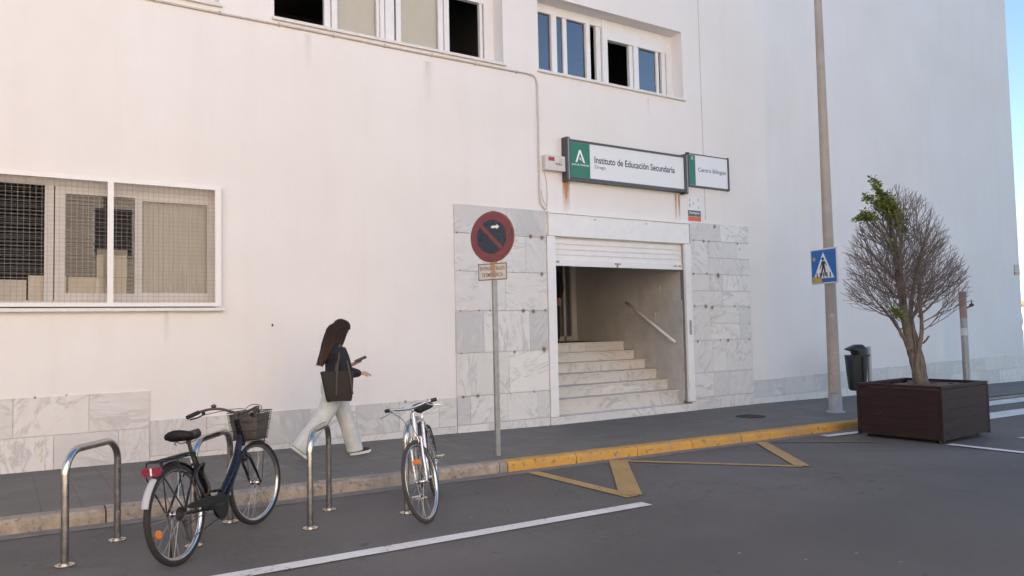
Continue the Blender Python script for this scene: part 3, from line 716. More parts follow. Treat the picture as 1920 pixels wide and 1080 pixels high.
# emblem: an A-like peak
m = Matrix.Translation((.295, -.1265, .31))
g = MB(); g.poly([(-.10, 0), (-.065, 0), (.012, .19), (-.012, .21), (-.022, .205)], 0, .002, m); g.poly([(.012, .205), (-.018, .205), (.022, .095), (.065, 0), (.10, 0)], -.001, .001, m)
g.poly([(-.02, .085), (.0, .075), (.045, .02), (.062, .0), (.03, .03), (-.01, .045)], -.002, 0, m)
g.build('emblem', M['text_white'], gp)
text('Junta de Andalucía', .36, .045, M['text_white'], 'lettering', gp, (.115, -.1262, .245), bold=.01)
text('Instituto de Educación Secundaria', 1.86, .118, M['text_dark'], 'lettering', sg, (.60, -.1215, .33), bold=.018)
text('Drago', .235, .075, M['text_dark'], 'lettering', sg, (.605, -.1215, .225), bold=.0)
s2 = root('bilingual_sign', 'small white and green bilingual centre sign right of the long school sign', 'sign', (10.48, WY, 4.09))
g = MB(); g.box(.03, -.05, .02, 1.09, 0, .60); g.build('sign_panel', M['sign_white'], s2)
g = MB(); g.box(.05, -.053, .03, .205, -.05, .59); gp = g.build('emblem_panel', M['sign_green'], s2)
g = MB(); g.box(0, -.065, -.01, .045, 0, .63, bev=.008); g.box(1.08, -.065, -.01, 1.12, 0, .63, bev=.008); g.box(.045, -.058, .597, 1.08, 0, .615); g.box(.045, -.058, .0, 1.08, 0, .025); g.build('sign_frame', M['frame_dark'], s2)
m = Matrix.Translation((.128, -.0555, .50)) @ Matrix.Scale(.32, 4)
g = MB(); g.poly([(-.10, 0), (-.06, 0), (.012, .19), (-.012, .21)], 0, .002, m); g.poly([(.012, .205), (-.018, .205), (.022, .095), (.06, 0), (.10, 0)], -.002, .0, m); g.build('emblem', M['text_white'], gp)
text('Centro Bilingüe', .75, .10, M['text_dark'], 'lettering', s2, (.28, -.0515, .27), bold=.004)
# alarm box
al = root('alarm_box', 'small yellowed white alarm box with a red lens beside the school sign', 'alarm box', (7.22, WY, 4.07))
g = MB(); g.box(0, -.11, 0, .40, 0, .25, bev=.012); g.build('casing', M['box_white'], al)
g = MB(); g.box(.06, -.117, .155, .175, -.11, .215); g.build('red_lens', M['red_lens'], al)
text('FARA', .13, .04, M['text_dark'], 'lettering', al, (.20, -.1112, .09), bold=.02)
g = MB(); g.box(.27, -.1115, .14, .35, -.11, .20); g.build('grille', M['cable'], al)
# sticker by the door
st = root('wall_sticker', 'grey and orange notice sticker on the wall right of the shutter box', 'sticker', (10.50, WY, 3.445))
g = MB(); g.box(0, -.004, 0, .345, -.0, .45); g.build('backing', M['sign_white'], st)
g = MB(); g.box(.005, -.006, .10, .34, -.004, .21); g.build('grey_band', M['grey_st'], st)
g = MB(); g.box(.005, -.006, .01, .34, -.004, .095); g.build('orange_band', M['orange_st'], st)
text('Siempre', .26, .06, M['text_white'], 'lettering', st, (.04, -.0068, .13), bold=.01)
g = MB()
for (a, b, s_) in ((.06, .30, .035), (.16, .34, .03), (.28, .41, .03), (.29, .27, .03), (.06, .40, .025)): g.ball((a, -.005, b), s_*.75, .002, s_*1.2, 10)
g.build('pictogram', M['cable'], st)
# cables
g = MB()
P = [(-8, -.02, 5.60)]+[(x_, -.02, 5.60+.004*sin(x_*2.3)) for x_ in [-6+.5*i for i in range(26)]]+smooth_path([(6.95, -.02, 5.61), (7.10, -.02, 5.60), (7.155, -.02, 5.50), (7.155, -.02, 5.3)], 2)+[(7.155, -.02, 4.6), (7.15, -.02, 3.8)]+smooth_path([(7.15, -.02, 3.66), (7.17, -.02, 3.52), (7.26, -.02, 3.44)], 2)
g.tube(P, .014, 8); 
for i in range(18):
    xx = -6+.75*i
    if xx < 6.9: g.box(xx, -.036, 5.58, xx+.02, 0, 5.622)
g.tube(smooth_path([(7.24, -.012, 4.09), (7.30, -.012, 3.95), (7.31, -.012, 3.6), (7.29, -.012, 3.45)], 2), .006, 6)
g.tube(smooth_path([(7.19, -.012, 3.75), (7.22, -.012, 3.6), (7.28, -.012, 3.5)], 2), .006, 6)
o = g.build('wall_cable', M['cable'], None, smooth=True); o.location = (0, WY, 0)
tag(o, 'painted cable running under the upper windows and down beside the entrance', 'cable')
# plaque at the far corner
pq = root('corner_plaque', 'small grey and red plaque fixed high at the far corner of the long wall', 'plaque', (22.98, WY, 2.72))
g = MB(); g.box(0, -.02, .07, .29, 0, .27); g.build('plate', M['galv'], pq); g = MB(); g.box(0, -.021, 0, .29, 0, .068); g.build('red_band', M['red_refl'], pq)

# ------------------------------------------------------------------ bike racks
def rack(base1, base2, label, h=.765):
    a = Vector((base1[0], base1[1], road_z(base1[0]))); b = Vector((base2[0], base2[1], road_z(base2[0])))
    L = (b-a).xy.length; r = root('bike_rack', label, 'bike rack', a, math.atan2(b.y-a.y, b.x-a.x), 'steel hoop racks along the kerb')
    g = MB(); R_ = .16; rr = .0255; dz = b.z-a.z
    P = [(0, 0, .005), (0, 0, h-R_)]+arc((R_, 0, h-R_), R_, pi, pi/2, 8)[1:]+arc((L-R_, 0, h-R_+dz*.5), R_, pi/2, 0, 8)+[(L, 0, .005+dz)]
    g.tube(P, rr, 18); g.build('hoop', M['steel'], r, smooth='auto')
    for x_, z_ in ((0, 0), (L, dz)):
        g = MB(); g.tube([(x_, 0, z_), (x_, 0, z_+.012)], .062, 24); g.tube([(x_, 0, z_+.012), (x_, 0, z_+.02)], .035, 20)
        for k_ in range(3): g.tube([(x_+.047*cos(k_*2.09+.5), .047*sin(k_*2.09+.5), z_+.012), (x_+.047*cos(k_*2.09+.5), .047*sin(k_*2.09+.5), z_+.020)], .007, 6)
        g.build('base_plate', M['steel'], r, smooth='auto')
rack((.382, 6.188), (.765, 6.722), 'bare steel hoop rack left of the dark bicycle, nearest the photo edge', .775)
rack((1.215, 6.201), (1.626, 6.813), 'steel hoop rack standing behind the dark bicycle with the basket', .775)
rack((2.105, 6.207), (2.467, 6.767), 'bare steel hoop rack in front of the walking woman', .775)
rack((2.98, 6.244), (3.364, 6.728), 'steel hoop rack hidden mostly behind the silver bicycle', .775)

# ------------------------------------------------------------------ bicycles (local: +x forward, z up, hubs at z=.34)
WR = .34
def wheel(parent, cx_, steer=0, m=None, tyre_mat=M['rubber'], rim_mat=M['chrome'], tr=.021, name='wheel', cz=WR):
    m = m or Matrix()
    g = MB(); R_ = WR-tr
    g.tube([m @ Vector((cx_, -.035, cz)), m @ Vector((cx_, .035, cz))], .017, 12); g.tube([m @ Vector((cx_, -.055, cz)), m @ Vector((cx_, .055, cz))], .006, 8)
    for s_ in (-1, 1): g.tube([m @ Vector((cx_, s_*.032, cz)), m @ Vector((cx_, s_*.028, cz))], .026, 14)
    for i in range(28):
        a = 2*pi*i/28; s_ = 1 if i % 2 else -1; a2 = a+(.5 if (i//2) % 2 else -.5)
        g.tube([m @ Vector((cx_+.024*cos(a2), s_*.03, cz+.024*sin(a2))), m @ Vector((cx_+(R_-.02)*cos(a), 0, cz+(R_-.02)*sin(a)))], .0013, 4, cap=False)
    w_ = g.build(name, M['chrome'], parent, smooth=True)
    n = 56
    ring = [m @ Vector((cx_+R_*cos(2*pi*i/n), 0, cz+R_*sin(2*pi*i/n))) for i in range(n)]
    g = MB(); rr = []
    for i in range(n):
        a = 2*pi*i/n; row = []
        for j in range(12):
            b = 2*pi*j/12; rad_ = R_+cos(b)*tr; y = sin(b)*tr
            row.append(g.bm.verts.new(m @ Vector((cx_+rad_*cos(a), y, cz+rad_*sin(a)))))
        rr.append(row)
    for i in range(n):
        a = rr[i]; b = rr[(i+1) % n]
        for j in range(12): g.face([a[j], a[(j+1) % 12], b[(j+1) % 12], b[j]])
    g.build('tyre', tyre_mat, w_, smooth=True)
    g = MB(); rr = []
    prof = [(R_-.010, .014), (R_-.018, .0135), (R_-.030, .010), (R_-.034, 0), (R_-.030, -.010), (R_-.018, -.0135), (R_-.010, -.014), (R_-.014, 0)]
    for i in range(n):
        a = 2*pi*i/n; rr.append([g.bm.verts.new(m @ Vector((cx_+p*cos(a), y, cz+p*sin(a)))) for p, y in prof])
    for i in range(n):
        a = rr[i]; b = rr[(i+1) % n]
        for j in range(8): g.face([a[j], a[(j+1) % 8], b[(j+1) % 8], b[j]])
    g.build('rim', rim_mat, w_, smooth=True)
    return w_
def fender(g, cx_, cz, r, a0, a1, wd, m=None, n=26):
    m = m or Matrix(); rows = []
    for i in range(n+1):
        a = a0+(a1-a0)*i/n; row = []
        for j in range(7):
            t = (j/6-.5)*2; y = t*wd; rr = r-abs(t)**2.2*.016
            row.append(Vector((cx_+rr*cos(a), y, cz+rr*sin(a))))
        for j in range(6, -1, -1):
            t = (j/6-.5)*2; y = t*wd*.94; rr = r-.0025-abs(t)**2.2*.016
            row.append(Vector((cx_+rr*cos(a), y, cz+rr*sin(a))))
        rows.append([m @ p for p in row])
    g.loft(rows)
def bike_frame_common(): pass
def city_bike():
    A = Vector((1.045, 5.775, 0)); B = Vector((1.805, 6.60, 0))
    d = (B-A); az = math.atan2(d.y, d.x); L = 1.11
    r = root('bicycle', 'dark navy step-through city bicycle with front basket leaning on a hoop rack', 'bicycle', (A.x, A.y, road_z(A.x)), az)
    r.rotation_euler = (Matrix.Rotation(az, 4, 'Z') @ Matrix.Rotation(rad(-5.5), 4, 'X')).to_euler()
    slope = -(.015*cos(az)); 
    st = rad(-9)                                                   # steering
    H0 = Vector((L-.20, 0, .885)); H1 = Vector((L-.125, 0, .63)); ax = (H0-H1).normalized()
    S = Matrix.Translation(H1) @ Matrix.Rotation(st, 4, ax) @ Matrix.Translation(-H1)
    wheel(r, 0); wheel(r, L, m=S)
    bb = Vector((.46, 0, .285)); seat_top = Vector((.27, 0, .70)); seat = Vector((.220, 0, .845))
    g = MB()
    g.tube([H0, H1], .021, 14)
    g.tube(smooth_path([H0.lerp(H1, .55), Vector((L-.27, 0, .55)), Vector((.60, 0, .36)), bb], 3), .027, 16)     # low swept main tube
    g.tube(smooth_path([H0.lerp(H1, .9), Vector((L-.27, 0, .50)), Vector((.64, 0, .30)), bb+Vector((.03, 0, -.01))], 3), .020, 14)
    g.tube([bb, seat_top], .017, 14); g.tube([bb-Vector((0, .035, 0)), bb+Vector((0, .035, 0))], .024, 14)
    g.tube([Vector((.60, 0, .385)), bb.lerp(seat_top, .30)], .012, 10)
    for s_ in (-1, 1):
        g.tube([bb+Vector((-.02, s_*.03, 0)), Vector((.12, s_*.048, .32)), Vector((0, s_*.062, WR))], .0095, 10)
        g.tube([seat_top+Vector((.01, s_*.015, -.06)), Vector((.16, s_*.045, .56)), Vector((0, s_*.062, WR))], .0085, 10)
    g.build('frame', M['navy'], r, smooth='auto')
    g = MB(); g.tube([seat_top-Vector((-.02, 0, .1)), seat-Vector((0, 0, .03))], .0135, 12); g.tube([seat_top, seat_top+Vector((-.004, 0, .03))], .019, 12); g.build('seat_post', M['dull'], r, smooth='auto')
    # saddle
    g = MB(); rows = []
    for i in range(15):
        t = i/14; x_ = -.14+.28*t; w_ = .098*(1-t)**.75*(1 if t > .08 else .75)+.022+.0*t; w_ = w_ if t < .97 else w_*.7; hz = .035+.01*(1-t)
        c = seat+Vector((x_, 0, .005-.01*sin(t*pi)+.012*(t < .2)))
        rows.append([c+Vector((0, w_*cos(2*pi*j/14), hz*max(-.55, sin(2*pi*j/14)))) for j in range(14)])
    g.loft(rows); sd_ = g.build('saddle', M['leather'], r, smooth=True)
    g = MB()
    for s_ in (-1, 1): g.tube([seat+Vector((-.09, s_*.04, -.02)), seat+Vector((-.05, s_*.03, -.045)), seat+Vector((.06, s_*.02, -.04)), seat+Vector((.12, 0, -.01))], .0035, 6)
    for s_ in (-1, 1): g.tube([seat+Vector((-.085, s_*.045, -.05+.012*k_)) + Vector((.008*cos(k_*2), .008*sin(k_*2), 0)) for k_ in range(5)], .004, 6)
    g.build('spring', M['dull'], sd_)
    # fork
    g = MB(); cr = H1-ax*.03
    g.tube([H1, cr], .022, 12)
    for s_ in (-1, 1): g.tube([S @ (cr+Vector((0, s_*.012, 0))), S @ (cr+Vector((0, s_*.045, -.03))), S @ Vector((L-.045, s_*.05, .44)), S @ Vector((L, s_*.052, WR))], [.013, .013, .011, .008], 10)
    g.build('fork', M['navy'], r, smooth='auto')
    # handlebar
    hb = H0+ax*.035
    g = MB(); g.tube([H0, hb], .014, 12); g.tube([S @ hb, S @ (hb+Vector((.045, 0, .01)))], .016, 10)
    cb = hb+Vector((.045, 0, .01)); Pl = []
    for s_ in (-1, 1):
        P = [cb, cb+Vector((.02, s_*.09, .015)), cb+Vector((.0, s_*.17, .045)), cb+Vector((-.06, s_*.24, .05)), cb+Vector((-.14, s_*.275, .035)), cb+Vector((-.21, s_*.295, .015))]
        Pl.append(P); g.tube([S @ p for p in smooth_path(P, 2)], .011, 10)
    hbar = g.build('handlebar', M['dull'], r, smooth='auto')
    for s_, P in zip((-1, 1), Pl):
        g = MB(); g.tube([S @ P[4], S @ P[5], S @ (P[5]+(P[5]-P[4])*.45)], .0175, 12); g.build('grip', M['black'], hbar, smooth='auto')
        g = MB(); q = P[3].lerp(P[4], .6)
        g.tube([S @ q, S @ (q+Vector((.01, 0, -.03)))], .014, 8); g.tube([S @ p for p in (q+Vector((.01, 0, -.03)), q+Vector((-.03, s_*.03, -.05)), q+Vector((-.11, s_*.035, -.055)))], .006, 8)
        g.build('brake_lever', M['black'], hbar, smooth='auto')
    g = MB(); q = Pl[1][3]; q = Pl[1][2].lerp(Pl[1][3], .6); g.ball(S @ (q+Vector((0, 0, .022))), .022, .022, .016); g.tube([S @ q, S @ (q+Vector((0, 0, .02)))], .008, 8); g.build('bell', M['dull'], hbar, smooth=True)
    g = MB()
    g.tube([S @ p for p in smooth_path([Pl[1][4]+Vector((.02, 0, -.03)), cb+Vector((.12, .15, .03)), cb+Vector((.16, .02, .02)), cb+Vector((.06, -.02, -.12)), H1+Vector((.02, .015, .0))], 3)], .003, 6)
    g.tube([S @ p for p in smooth_path([Pl[0][4]+Vector((.02, 0, -.03)), cb+Vector((.10, -.17, .05)), cb+Vector((.18, .05, .06)), cb+Vector((.05, .04, -.10)), H1+Vector((.01, -.02, .0))], 3)], .003, 6)
    g.tube(smooth_path([H1+Vector((-.01, .02, 0)), Vector((.7, .03, .38)), bb+Vector((0, .03, -.03)), Vector((.15, -.05, .27)), Vector((.0, -.08, .26))], 2), .003, 6)
    g.build('brake_cable', M['black'], r, smooth=True)
    # basket in front
    B0 = Vector((cb.x+.045, 0, cb.z-.225)); bx, by, bz = .19, .15, .225
    def bc(u, v, t):   # flared basket corner
        f = .80+.20*t; return S @ Vector((B0.x+(u*bx)*(f if u else 1), v*by*f, B0.z+bz*t))
    g = MB()
    for t in (0, .33, .66, 1): g.tube([bc(0, -1, t), bc(1, -1, t), bc(1, 1, t), bc(0, 1, t), bc(0, -1, t)], .0035 if t in (0, 1) else .0022, 6)
    for i in range(15):
        for (p, q) in (((i/14, -1), None), ((i/14, 1), None), ((1, -1+i/7), None), ((0, -1+i/7), None)): g.tube([bc(p[0], p[1], 0), bc(p[0], p[1], 1)], .0016, 4, cap=False)
    for i in range(14): g.tube([bc(0, p_, i/13) for p_ in (-1, 1)], .0012, 4, cap=False); g.tube([bc(0, -1, i/13), bc(1, -1, i/13), bc(1, 1, i/13), bc(0, 1, i/13)], .0012, 4, cap=False)
    for i in range(12): g.tube([bc(i/11, -1, 0), bc(i/11, 1, 0)], .0016, 4, cap=False)
    for i in range(7): g.tube([bc(0, -1+i/3, 0), bc(1, -1+i/3, 0)], .0016, 4, cap=False)
    for s_ in (-.8, .8): g.tube([bc(.95 if s_ > 0 else .95, s_, 0), S @ Vector((L+.005, (.06 if s_ > 0 else -.06), WR))], .004, 6)
    g.build('basket', M['basket'], r)
    g = MB()                                                       # thin crumpled bag lining the basket
    rows = []
    for t in (0.03, .3, .6, .88):
        rows.append([bc(u*.9+.05, v*.9, t)+Vector((random.uniform(-.006, .006), random.uniform(-.006, .006), random.uniform(-.006, .02) if t > .8 else 0)) for u, v in [(0, -1), (.25, -1), (.5, -1), (.75, -1), (1, -1), (1, -.5), (1, 0), (1, .5), (1, 1), (.75, 1), (.5, 1), (.25, 1), (0, 1), (0, .5), (0, 0), (0, -.5)]])
    g.loft(rows, cap=False); g.bm.verts.ensure_lookup_table(); g.face([g.bm.verts[i] for i in range(16)])
    lm = simple('grey_mesh_lining', (.13, .118, .11), .8, 0, .25, 40); g.build('basket_lining', lm, r, smooth=True)
    # carrier, fenders, reflector
    g = MB()
    for s_ in (-1, 1):
        g.tube([(.22, s_*.05, .715), (-.12, s_*.06, .725), (-.20, s_*.05, .725)], .006, 8)
        g.tube([(-.02, s_*.06, .722), (0.01, s_*.075, WR+.01)], .005, 8); g.tube([(-.20, s_*.05, .722), (-.19, s_*.065, .62), (-.005, s_*.075, WR+.015)], .005, 8)
    for x_ in (.20, .12, .04, -.04, -.12, -.20): g.tube([(x_, -.055, .725), (x_, .055, .725)], .0045, 8)
    g.box(-.10, -.022, .728, .20, .022, .736); g.tube([(.22, -.05, .715), (.26, 0, .70), (.22, .05, .715)], .006, 8)
    g.build('carrier', M['black'], r, smooth='auto')
    g = MB(); fender(g, 0, WR, .362, rad(10), rad(128), .026); g.build('fender', M['black'], r, smooth=True)
    g = MB(); fender(g, 0, WR, .364, rad(128), rad(162), .028); g.build('fender', M['fender'], r, smooth=True)
    g = MB(); fender(g, L, WR, .362, rad(60), rad(185), .026, S); g.build('fender', M['fender'], r, smooth=True)
    rf = MB(); m = Matrix.Translation((-.212, 0, .668))
    for s_ in (-1, 1): rf.tube([m @ Vector((0, s_*.042, 0)), m @ Vector((-.02, s_*.042, 0))], .031, 18)
    rf.box(-.018, -.042, -.029, -.002, .042, .029, m); ro = rf.build('rear_reflector', M['red_refl'], r, smooth='auto')
    g = MB(); g.box(-.0225, -.006, -.022, -.0195, .006, .026, m); g.build('reflector_mount', M['text_white'], ro)
    for a in (200, 20): 
        g = MB(); p = Vector((.24*cos(rad(a)), -.02, WR+.24*sin(rad(a)))); g.tube([p, p+Vector((0, .014, 0))], .028, 12)
        g.build('spoke_reflector', M['orange_refl'], r, smooth='auto')
        break
    # drivetrain on the right side
    g = MB()
    g.tube([bb+Vector((0, -.055, 0)), bb+Vector((0, -.051, 0))], .085, 30)
    for k_, rr in enumerate((.048, .042, .036, .030, .025, .020)): g.tube([(0, -.028-.005*k_, WR), (0, -.031-.005*k_, WR)], rr, 22)
    g.tube([(0, -.058, WR-.05), (.02, -.06, WR-.10)], .015, 8); g.tube([(.02, -.056, WR-.10), (.02, -.064, WR-.10)], .022, 14); g.tube([(.03, -.056, WR-.17), (.03, -.064, WR-.17)], .022, 14); g.tube([(.02, -.06, WR-.10), (.03, -.06, WR-.17)], .010, 8)
    g.tube([(.03, -.06, WR-.19), (.46, -.053, .205)], .004, 6); g.tube([(0, -.053, WR+.045), (.46, -.053, .37)], .004, 6)
    g.tube([(.0, -.05, WR), (.0, -.075, WR)], .012, 8)
    g.build('drivetrain', M['dull'], r, smooth='auto')
    g = MB(); pts = []
    for i in range(15):
        a = rad(-100)+rad(215)*i/14; pts.append((bb.x+.098*cos(a), bb.z+.098*sin(a)))
    pts += [(.30, .395), (.08, WR+.055), (.02, WR+.040), (.08, WR+.015), (.33, .315)]
    g.poly(pts, -.074, -.066); g.build('chain_guard', M['black'], r)
    for s_, a in ((-1, rad(168)), (1, rad(-12))):
        g = MB()
        e = bb+Vector((.17*cos(a), s_*.08, .17*sin(a))); g.tube([bb+Vector((0, s_*.078, 0)), e], .010, 8)
        p0 = e+Vector((-.045, s_*.015, -.012)); m = Matrix.Translation(e)
        g.box(-.045, min(s_*.015, s_*.10), -.011, .045, max(s_*.015, s_*.10), .011, m)
        g.build('crank', M['black'], r, smooth=False)
    g = MB(); q = S @ Vector((L-.09, .0, .60)); g.ball(q+Vector((.07, .06, -.05)), .03, .024, .03); g.tube([q, q+Vector((.07, .06, -.05))], .008, 6); g.build('front_light', M['black'], r, smooth=True)
    # lock looped on the seat tube
    g = MB(); P = [Vector((.30+.05*cos(a), -.035+.02*sin(3*a), .50+.13*sin(a))) for a in [2*pi*i/28 for i in range(28)]]
    g.tube(P, .012, 8, closed=True); g.build('cable_lock', M['black'], r, smooth=True)
    g = MB(); g.tube([(.02, .08, WR), (.06, .10, .12), (.07, .11, .035)], .008, 8); g.build('kickstand', M['dull'], r, smooth=True)
    return r
city_bike()
def sport_bike():
    F = Vector((2.985, 5.885)); azb = math.atan2(-cos(rad(33)), -sin(rad(33)))    # heading toward the camera
    L = 1.0; Rr = F-Vector((cos(azb), sin(azb)))*L
    r = root('bicycle', 'old silver bicycle with flat handlebar and orange reflector parked at a hoop rack', 'bicycle', (Rr.x, Rr.y, road_z(Rr.x)), azb)
    r.rotation_euler = (Matrix.Rotation(azb, 4, 'Z') @ Matrix.Rotation(rad(7.5), 4, 'X')).to_euler()
    st = rad(-17)
    H0 = Vector((L-.16, 0, .86)); H1 = Vector((L-.11, 0, .715)); ax = (H0-H1).normalized()
    S = Matrix.Translation(H1) @ Matrix.Rotation(st, 4, ax) @ Matrix.Translation(-H1)
    wheel(r, 0, tr=.016, tyre_mat=M['tan_rubber']); wheel(r, L, m=S, tr=.016, tyre_mat=M['tan_rubber'])
    bb = Vector((.43, 0, .27)); stp = Vector((.27, 0, .78)); seat = Vector((.250, 0, .885))
    g = MB(); g.tube([H0, H1], .018, 14); g.tube([H0.lerp(H1, .3), stp], .014, 12); g.tube([H0.lerp(H1, .85), bb], .016, 12); g.tube([bb, stp], .015, 12)
    g.tube([bb-Vector((0, .035, 0)), bb+Vector((0, .035, 0))], .021, 12)
    for s_ in (-1, 1): g.tube([bb+Vector((-.02, s_*.03, 0)), Vector((0, s_*.06, WR))], .008, 8); g.tube([stp+Vector((0, s_*.015, -.02)), Vector((0, s_*.06, WR))], .007, 8)
    g.build('frame', M['silver'], r, smooth='auto')
    g = MB(); cr = H1-ax*.025
    g.tube([H1, cr], .019, 12); g.tube([S @ (cr+Vector((0, -.05, 0))), S @ (cr+Vector((0, .05, 0)))], .015, 10)
    for s_ in (-1, 1): g.tube([S @ p for p in smooth_path([cr+Vector((0, s_*.05, 0)), Vector((L-.045, s_*.052, .52)), Vector((L-.03, s_*.052, .40)), Vector((L, s_*.052, WR))], 2)], .011, 10)
    g.build('fork', M['silver'], r, smooth='auto')
    cb = H0+ax*.09+Vector((.07, 0, .0))
    g = MB(); g.tube([H0, H0+ax*.09], .012, 10); g.tube([S @ (H0+ax*.085), S @ cb], .013, 10)
    Pl = []
    for s_ in (-1, 1):
        P = [cb, cb+Vector((-.005, s_*.09, .01)), cb+Vector((-.025, s_*.17, .025)), cb+Vector((-.05, s_*.245, .025))]; Pl.append(P); g.tube([S @ p for p in smooth_path(P, 2)], .011, 10)
    hbar = g.build('handlebar', M['chrome'], r, smooth='auto')
    for s_, P in zip((-1, 1), Pl):
        g = MB(); g.tube([S @ P[2].lerp(P[3], .35), S @ P[3]], .0165, 12)
        g.build('grip', M['black'], hbar, smooth='auto')
        g = MB(); q = P[2]; g.tube([S @ q, S @ (q+Vector((.035, 0, -.015)))], .012, 8); g.tube([S @ p for p in (q+Vector((.035, 0, -.015)), q+Vector((.045, s_*.05, -.035)), q+Vector((.02, s_*.12, -.05)))], .005, 8); g.build('brake_lever', M['chrome'], hbar, smooth='auto')
    g = MB()
    for s_ in (-1, 1): g.tube([S @ p for p in smooth_path([Pl[0 if s_ < 0 else 1][2]+Vector((.035, 0, -.015)), cb+Vector((.13, s_*.08, -.01)), cb+Vector((.10, s_*.02, -.08)), cr+Vector((.02, s_*.03, 0))], 2)], .0028, 6)
    g.build('brake_cable', M['black'], r, smooth=True)
    g = MB(); g.tube([stp, seat-Vector((0, 0, .03))], .013, 12); g.build('seat_post', M['chrome'], r, smooth='auto')
    g = MB(); rows = []
    for i in range(15):
        t = i/14; x_ = -.14+.27*t; w_ = .090*(1-t)**.8+.022; c = seat+Vector((x_, 0, 0))
        rows.append([c+Vector((0, w_*cos(2*pi*j/14), .042*max(-.75, sin(2*pi*j/14)))) for j in range(14)])
    g.loft(rows); g.build('saddle', M['leather'], r, smooth=True)
    g = MB(); q = cr+Vector((.035, 0, -.16)); m = S @ Matrix.Translation((L-.02, 0, .505))
    g.box(-.0, -.035, -.02, .012, .035, .02, m, bev=.004); g.build('spoke_reflector', M['orange_refl'], r)
    g = MB()
    for s_ in (-1, 1): g.tube([S @ (cr+Vector((.025, s_*.025, .02))), S @ (cr+Vector((.03, s_*.035, -.03))), S @ (cr+Vector((.02, s_*.018, -.06)))], .006, 8)
    g.box(.0, -.02, -.01, .03, .02, .02, Matrix.Translation(S @ cr)); g.build('brake_caliper', M['chrome'], r)
    g = MB(); fender(g, 0, WR, .358, rad(20), rad(190), .020); g.build('fender', M['black'], r, smooth=True)
    g = MB(); g.tube([bb+Vector((0, -.055, 0)), bb+Vector((0, -.051, 0))], .09, 28); g.tube([(0, -.03, WR), (0, -.045, WR)], .035, 18); g.tube([(0, -.05, WR+.035), (.43, -.053, .36)], .004, 6); g.tube([(0, -.05, WR-.035), (.43, -.053, .18)], .004, 6); g.build('drivetrain', M['dull'], r, smooth='auto')
    for s_, a in ((-1, rad(-95)), (1, rad(85))):
        g = MB()
        e = bb+Vector((.17*cos(a), s_*.075, .17*sin(a))); g.tube([bb+Vector((0, s_*.07, 0)), e], .009, 8)
        g.box(-.04, min(s_*.015, s_*.10), -.011, .04, max(s_*.015, s_*.10), .011, Matrix.Translation(e))
        g.build('crank', M['chrome'], r)
    return r
sport_bike()

# ------------------------------------------------------------------ no parking sign
px_, py_ = 4.95, 7.86
ns = root('no_parking_sign', 'round faded no parking sign with a small plate on a grey post at the kerb', 'traffic sign', (px_, py_, pave_z(px_, py_)))
g = MB(); g.box(-.03, -.022, -.05, .03, .022, 2.93, bev=.008); g.build('post', M['galv'], ns)
ang = math.atan2(-.90, .44)     # direction of the face's right side
Fm = Matrix.Translation((0, 0, 2.61)) @ Matrix.Rotation(ang, 4, 'Z')
def disc(r0, r1, y0, y1, n=48, m=Fm):
    g = MB()
    def ring(r_, y): return [m @ Vector((r_*cos(2*pi*i/n), y, r_*sin(2*pi*i/n))) for i in range(n)]
    if r0 <= 0: g.loft([ring(r1, y0), ring(r1, y1)])
    else:
        g.loft([ring(r1, y0), ring(r1, y1), ring(r0, y1), ring(r0, y0), ring(r1, y0)], cap=False)
    return g
g = disc(0, .30, -.040, -.034); g.tube([Fm @ Vector((.30*cos(a), -.030, .30*sin(a))) for a in [2*pi*i/48 for i in range(48)]], .010, 8, closed=True); pl = g.build('backing_disc', M['rust'], ns, smooth='auto')
disc(0, .292, -.047, -.041).build('red_ring', M['sign_red'], ns); disc(0, .205, -.051, -.0475).build('blue_centre', M['sign_navy'], ns)
g = MB(); m = Fm @ Matrix.Rotation(rad(45), 4, 'Y'); g.box(-.215, -.055, -.025, .215, -.0515, .025, m); g.build('red_bar', M['sign_red'], ns)
m = Fm @ Matrix.Translation((.06, -.0545, .115)); g = MB(); g.poly([(-.055, -.014), (.02, -.014), (.02, -.03), (.058, 0), (.02, .03), (.02, .014), (-.055, .014)], -.003, 0, m); g.build('arrow', M['text_white'], ns)
Pm = Matrix.Translation((0, 0, 2.19)) @ Matrix.Rotation(ang, 4, 'Z')
g = MB(); g.box(-.205, -.040, -.105, .205, -.034, .105, Pm, bev=.003); pb = g.build('plate', M['cream'], ns)
g = MB()
for q in ((-.20, .090, .20, .099), (-.20, -.099, .20, -.090), (-.20, -.09, -.191, .09), (.191, -.09, .20, .09)): g.box(q[0], -.0425, q[1], q[2], -.0402, q[3], Pm)
g.build('plate_border', M['frame_dark'], pb)
rt = Pm @ Matrix.Rotation(rad(90), 4, 'X')
text('ENTRADA Y SALIDA', .35, .045, M['text_dark'], 'lettering', pb, (0, 0, 0), rot=Pm @ Matrix.Translation((-.175, -.0415, .018)) @ Matrix.Rotation(rad(90), 4, 'X'), bold=.006)
text('DE EMERGENCIA', .29, .048, M['text_dark'], 'lettering', pb, (0, 0, 0), rot=Pm @ Matrix.Translation((-.145, -.0415, -.062)) @ Matrix.Rotation(rad(90), 4, 'X'), bold=.006)
def uvquad(P, mat, name, parent):
    g = MB(); uv = g.bm.loops.layers.uv.new('UVMap'); f = g.face([g.bm.verts.new(p) for p in P])
    for lp, c in zip(f.loops, ((0, 0), (1, 0), (1, 1), (0, 1))): lp[uv].uv = c
    return g.build(name, mat, parent, recalc=False)
uvquad([Pm @ Vector(p) for p in ((-.04, -.044, -.105), (.07, -.044, -.105), (.07, -.044, .105), (-.04, -.044, .105))], M['rust_streak'], 'rust_stain', pb)
